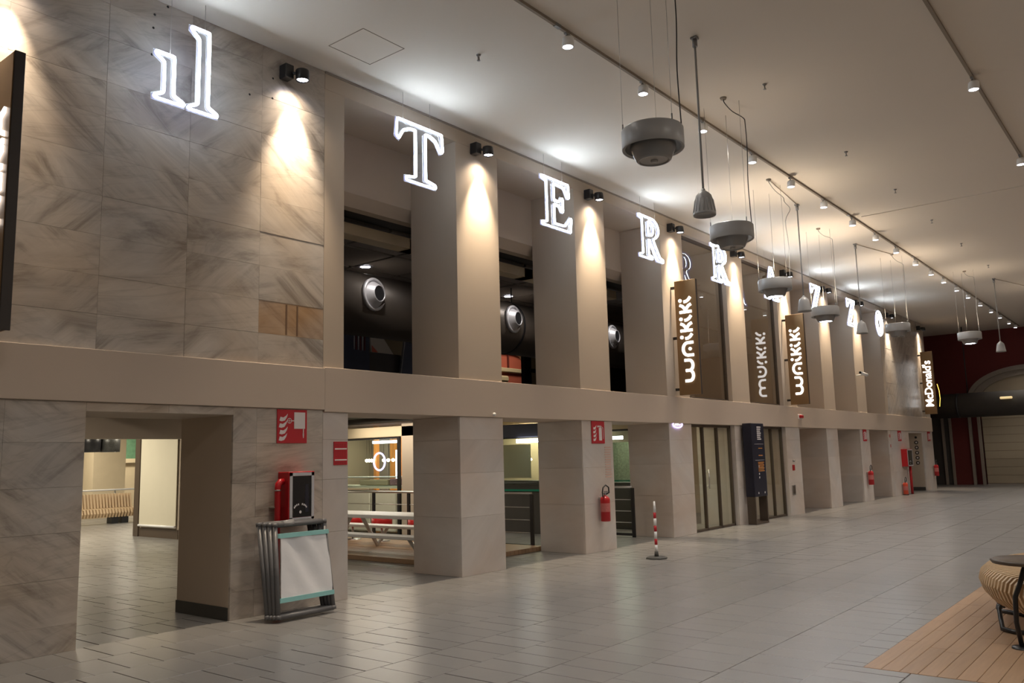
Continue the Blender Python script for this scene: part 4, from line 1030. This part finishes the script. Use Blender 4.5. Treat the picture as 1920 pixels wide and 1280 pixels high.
for k, (x, y) in enumerate([(11.25,4.4),(11.25,5.25),(11.25,3.4)]):
    o = thing('red_stool', ['right red round stool behind the picnic table','left red round stool behind the picnic table','red round stool hidden behind the nearest column'][k], 'stool', (x,y,.075), 'red stools on the picnic deck')
    link('seat', MB().lathe([(.0,.52),(.17,.52),(.20,.50),(.20,.38),(.17,.35),(.0,.35)], (x,y,.0), 24), M['plasticred'], o)
    link('stem', MB().cyl((x,y,.09),(x,y,.36), .022, 10), M['steel'], o); link('foot', MB().lathe([(.0,.02),(.16,.012),(.17,.0)], (x,y,.076), 20), M['steel'], o)
def railing(x, y0, y1, lab, step=1.3):
    o = thing('glass_railing', lab, 'railing', (x,y0,0))
    link('handrail', MB().cyl((x,y0,.965),(x,y1,.965), .024, 10), M['steel'], o)
    n = max(1, int((y1-y0)/step))
    for i in range(n+1):
        y = y0+(y1-y0)*i/n
        link('post', MB().bbox(x-.02,x+.02,y-.035,y+.035,0,.95,.004), M['black'], o)
    for z in (.72, .50, .28): link('bar', MB().cyl((x,y0,z),(x,y1,z), .009, 6), M['steel'], o)
    link('bottom_rail', MB().box(x-.03,x+.03,y0,y1,.03,.08), M['black'], o)
    return o
railing(11.93, 1.27, 9.51, 'railing with steel handrail behind the picnic table', 1.03)
railing(14.5, .75, 4.2, 'railing with steel handrail inside the third lower opening', 1.1)

def shopfront(x, y0, y1, lab, zt=2.08, fe=.3):
    o = thing('shopfront', lab, 'shopfront', (x,y0,0))
    link('fascia', MB().bbox(x-.05, x+.3, y0-fe, y1, zt+.04, zt+.27, .01), M['cream'], o)
    link('frame', MB().box(x-.03,x+.03,y0,y1,zt,zt+.04).box(x-.03,x+.03,y0,y0+.07,0,zt).box(x-.03,x+.03,y1-.07,y1,0,zt), M['black'], o)
    link('pane', MB().box(x-.004,x+.004,y0+.07,y1-.07,1.02,zt), M['glasst'] , o)
    return o
o = shopfront(13.0, 5.72, 9.2, 'bright glazed shop with neon ring seen through the first lower opening', 2.08, 1.3)
link('counter', MB().bbox(13.05, 13.7, 5.8, 9.2, .98, 1.04, .01), M['fridge'], o)
for q in range(4):
    y = 5.85+q*.82
    link('fridge_unit', MB().bbox(12.95, 13.5, y, y+.78, .05, .93, .02), M['fridge'], o)
link('led_strip', MB().box(13.10,13.16,5.86,6.74,1.99,2.05), M['led'], o)
link('neon_ring', MB().tube([(14.2, 7.72+.20*math.cos(a*.2618), 1.58+.21*math.sin(a*.2618)) for a in range(24)], .022, 6, closed=True), M['violet'], o)
for y in (7.23, 7.40, 7.56, 8.0, 8.09, 8.18):
    link('bulb', MB().lathe([(.0,-.045),(.04,-.02),(.045,.02),(.0,.045)], (14.2, y, 1.61), 12), M['bulb'], o)
    link('bulb_cord', MB().cyl((14.2,y,1.65),(14.2,y,2.44), .004, 5), M['black'], o)
link('post', MB().box(14.3,14.4,7.94,8.04,.0,2.44), M['orange'], o)
link('cake_row', MB().bbox(13.1,13.5,6.25,7.2,1.05,1.17,.02), M['cream'], o)
link('sweet_row', MB().bbox(13.1,13.5,5.95,6.18,1.05,1.2,.02), mat('sweets', (.45,.25,.30), .5, var=.9, scale=30), o)
link('display_shelf', MB().bbox(13.1,13.4,5.8,8.4,1.22,1.245,.005), M['white'], o)
link('white_neon', MB().box(14.2,14.24,7.08,7.14,1.12,1.85), M['led'], o)
struct('wall_shop', MB().box(15.0, 15.1, 5.2, 9.0, 0, 2.55).box(12.9, 15.0, 9.0, 9.1, 0, 2.55), M['shutter'])
for q in range(5): link('wall_panel', MB().bbox(14.94, 14.99, 5.5+q*.68, 6.1+q*.68, .3, 2.2, .01), M['orange'] if q in (1, 3) else M['relief'], o)
struct('column', MB().box(12.95, 13.2, 5.25, 5.62, 0, 2.4), M['plaster'], 'grey square post beside the glazed shop')
struct('ceiling_shop', MB().box(12.95, 15.1, 5.0, 9.0, 2.45, 2.555), M['dark'])
light('lamp', 'AREA', (14.0, 7.2, 2.4), 26*L_IN, (1,.93,.72), o, shape='RECTANGLE', size=1.2, size_y=2.5, aim=(0,0,-1))
light('front_fill', 'AREA', (12.4, 5.6, 2.5), 20*L_IN, (1,.88,.70), o, shape='RECTANGLE', size=.6, size_y=3, aim=(0,0,-1))  # bare area light without a fixture, fills the shop front
light('deck_fill', 'AREA', (10.6, 3.8, 2.5), 15*L_IN, (1,.88,.70), o, shape='RECTANGLE', size=1.2, size_y=3, aim=(0,0,-1))  # bare area light without a fixture, fills the picnic deck

o = shopfront(14.25, 2.4, 4.9, 'dark glazed bar front with white lit sign in the second lower opening', 2.0)
link('dark_fascia', MB().bbox(14.15, 14.22, 2.2, 4.2, 2.02, 2.3, .01), M['hide'], o)
link('lit_sign', MB().box(14.12,14.15,2.75,3.33,1.90,1.98), M['led'], o)
link('curtain', MB().box(14.6,14.64,3.35,4.4,1.15,1.88), M['cream'], o)
link('bar_counter', MB().bbox(14.35, 14.8, 2.5, 4.8, .0, 1.10, .01), M['dark'], o)
link('green_strip', MB().box(14.32,14.345,2.6,4.6,.88,.92), M['greenlit'], o)
link('back_wall', MB().box(15.6,15.7,3.4,5.2,0,2.5), M['shutter'], o)
for q in range(4): link('bulb', MB().lathe([(.0,-.03),(.026,-.01),(.0,.03)], (14.9, 2.9+q*.32, 1.55+.12*(q % 2)), 10), M['bulb'], o)
light('lamp', 'AREA', (15.1, 3.9, 2.4), 30*L_IN, (1,.9,.62), o, shape='SQUARE', size=.8, aim=(0,0,-1))

o = shopfront(15.45, 1.05, 3.1, 'dark glazed side with green glow in the third lower opening', 2.1)
link('lit_sign', MB().box(15.6,15.63,1.6,2.6,1.93,2.0), M['led'], o)
link('bar_counter', MB().bbox(16.0, 16.4, 1.3, 3.0, .0, 1.0, .01), M['dark'], o)
link('green_strip', MB().box(15.97,15.995,1.4,2.9,1.02,1.05), M['greenlit'], o)
link('bottle_shelf', MB().box(17.6,17.65,1.2,3.1,.6,1.9), mat('bottle_mix', (.12,.14,.10), .3, var=.9, scale=25), o)
light('lamp', 'AREA', (16.9, 2.2, 2.4), 22*L_IN, (.95,.95,.7), o, shape='SQUARE', size=.8, aim=(0,0,-1))
light('bay_fill', 'AREA', (19.2, 1.9, 2.4), 4*L_IN, (1,.84,.64), o, shape='RECTANGLE', size=3, size_y=.8, aim=(0,0,-1))  # fixtureless light added to brighten the room behind the glazed bays
light('facade_fill', 'AREA', (19.0, 6.9, 5.2), 9*L_IN, (1,.86,.62), o, shape='RECTANGLE', size=2, size_y=.5, aim=(0,.6,-1))  # fixtureless light added to warm the brick red facade

# ------------------------------------------------------------------ far end of the hall
o = thing('wall_arch', 'grey stone arch moulding on the dark red end wall', 'arch', (39.9,-3,0))
def el(a, b, n=32): return [(-3.0+a*math.cos(math.pi*i/n), 3.56+b*math.sin(math.pi*i/n)) for i in range(n+1)]
def archring(a0, b0, a1, b1, xx0, xx1):
    A = el(a0,b0); B = el(a1,b1); mb = MB(); n = len(A)
    for i in range(n-1):
        q = [A[i],A[i+1],B[i+1],B[i]]
        mb.prism([(xx0,p[0],p[1]) for p in q], (xx1-xx0,0,0))
    return mb
link('outer_moulding', archring(2.35,1.30,2.15,1.12,39.75,40.0), M['relief'], o)
link('inner_moulding', archring(2.15,1.12,1.85,.90,39.86,40.0), M['relief'], o)
link('tympanum', MB().prism([(39.93,p[0],p[1]) for p in el(1.87,.92)], (.07,0,0)), M['shutter'], o)
o = thing('far_duct', 'dark round duct crossing under the arch at the far end', 'duct', (38,-6,3.23))
link('duct_body', MB().tube([(38,.6,3.23),(38,-13.9,3.23)], .49, 32), M['dark'], o)
for q in range(5): link('seam_band', MB().tube([(38,-.6-q*2.6,3.23),(38,-.68-q*2.6,3.23)], .50, 32), M['black'], o)
for q in range(4): link('hanger', MB().cyl((38,-1-q*3.5,3.6),(38,-1-q*3.5,ZC), .02, 6), M['black'], o)
o = thing('duct_lamp', 'small pale lamp glowing on the far duct', 'lamp', (37.45,-2.2,3.55))
link('diffuser', MB().bbox(37.44,37.60,-2.62,-2.2,3.38,3.47,.02), mat('lamp_diffuser', (.8,.7,.4), .5, emis=(1,.72,.35), estr=.5), o)
o = thing('roller_shutter', 'beige roller shutter under the far duct', 'shutter', (39.8,-5,0))
for q in range(9): link('slat', MB().bbox(39.78,39.9,-9.0,-1.1,.06+q*.33,.06+q*.33+.322,.006), M['shutter'], o)
link('bottom_bar', MB().box(39.74,39.9,-9.0,-1.1,.0,.05), M['relief'], o)
o = thing('end_doors', 'dark doors with grey posts left of the beige shutter', 'doors', (39.6,0,0))
for y in (.36, .07, -.68, -1.02): link('post', MB().bbox(39.5,39.7,y-.05,y+.05,0,2.9,.005), M['relief'], o)
link('leaf', MB().box(39.6,39.68,.12,.9,0,2.8), M['dark'], o); link('leaf', MB().box(39.6,39.68,-.63,.02,0,2.8), M['redwall'], o)
struct('wall_end', MB().box(END1, 40, 1.2, 1.4, 0, ZC+.3), M['redwall'], 'dark red side wall beyond the far marble block')
struct('ceiling_end', MB().box(END1, 40, 1.0, 1.4, ZC, ZC+.3), M['ceiling'])

# ------------------------------------------------------------------ panel lamps added in the unseen right half for ambient light
for k, (x, y) in enumerate(ADDED_HALL_LAMPS):
    o = thing('added_panel_lamp', 'added square panel lamp in the unseen right half of the hall, '+('behind the viewer','beside the deck','right of the slatted bench','second beyond the bench','third beyond the bench','farthest')[k], 'ceiling lamp', (x,y,ZC), 'added hall panel lamps')
    link('frame', MB().box(x-.62,x+.62,y-.62,y+.62,ZC-.03,ZC), M['white'], o); link('diffuser', MB().box(x-.6,x+.6,y-.6,y+.6,ZC-.035,ZC-.028), M['panel_fill'], o)
    light('lamp', 'AREA', (x,y,ZC-.05), L_HALL, (1,.91,.82), o, shape='SQUARE', size=1.15, aim=(0,0,-1))
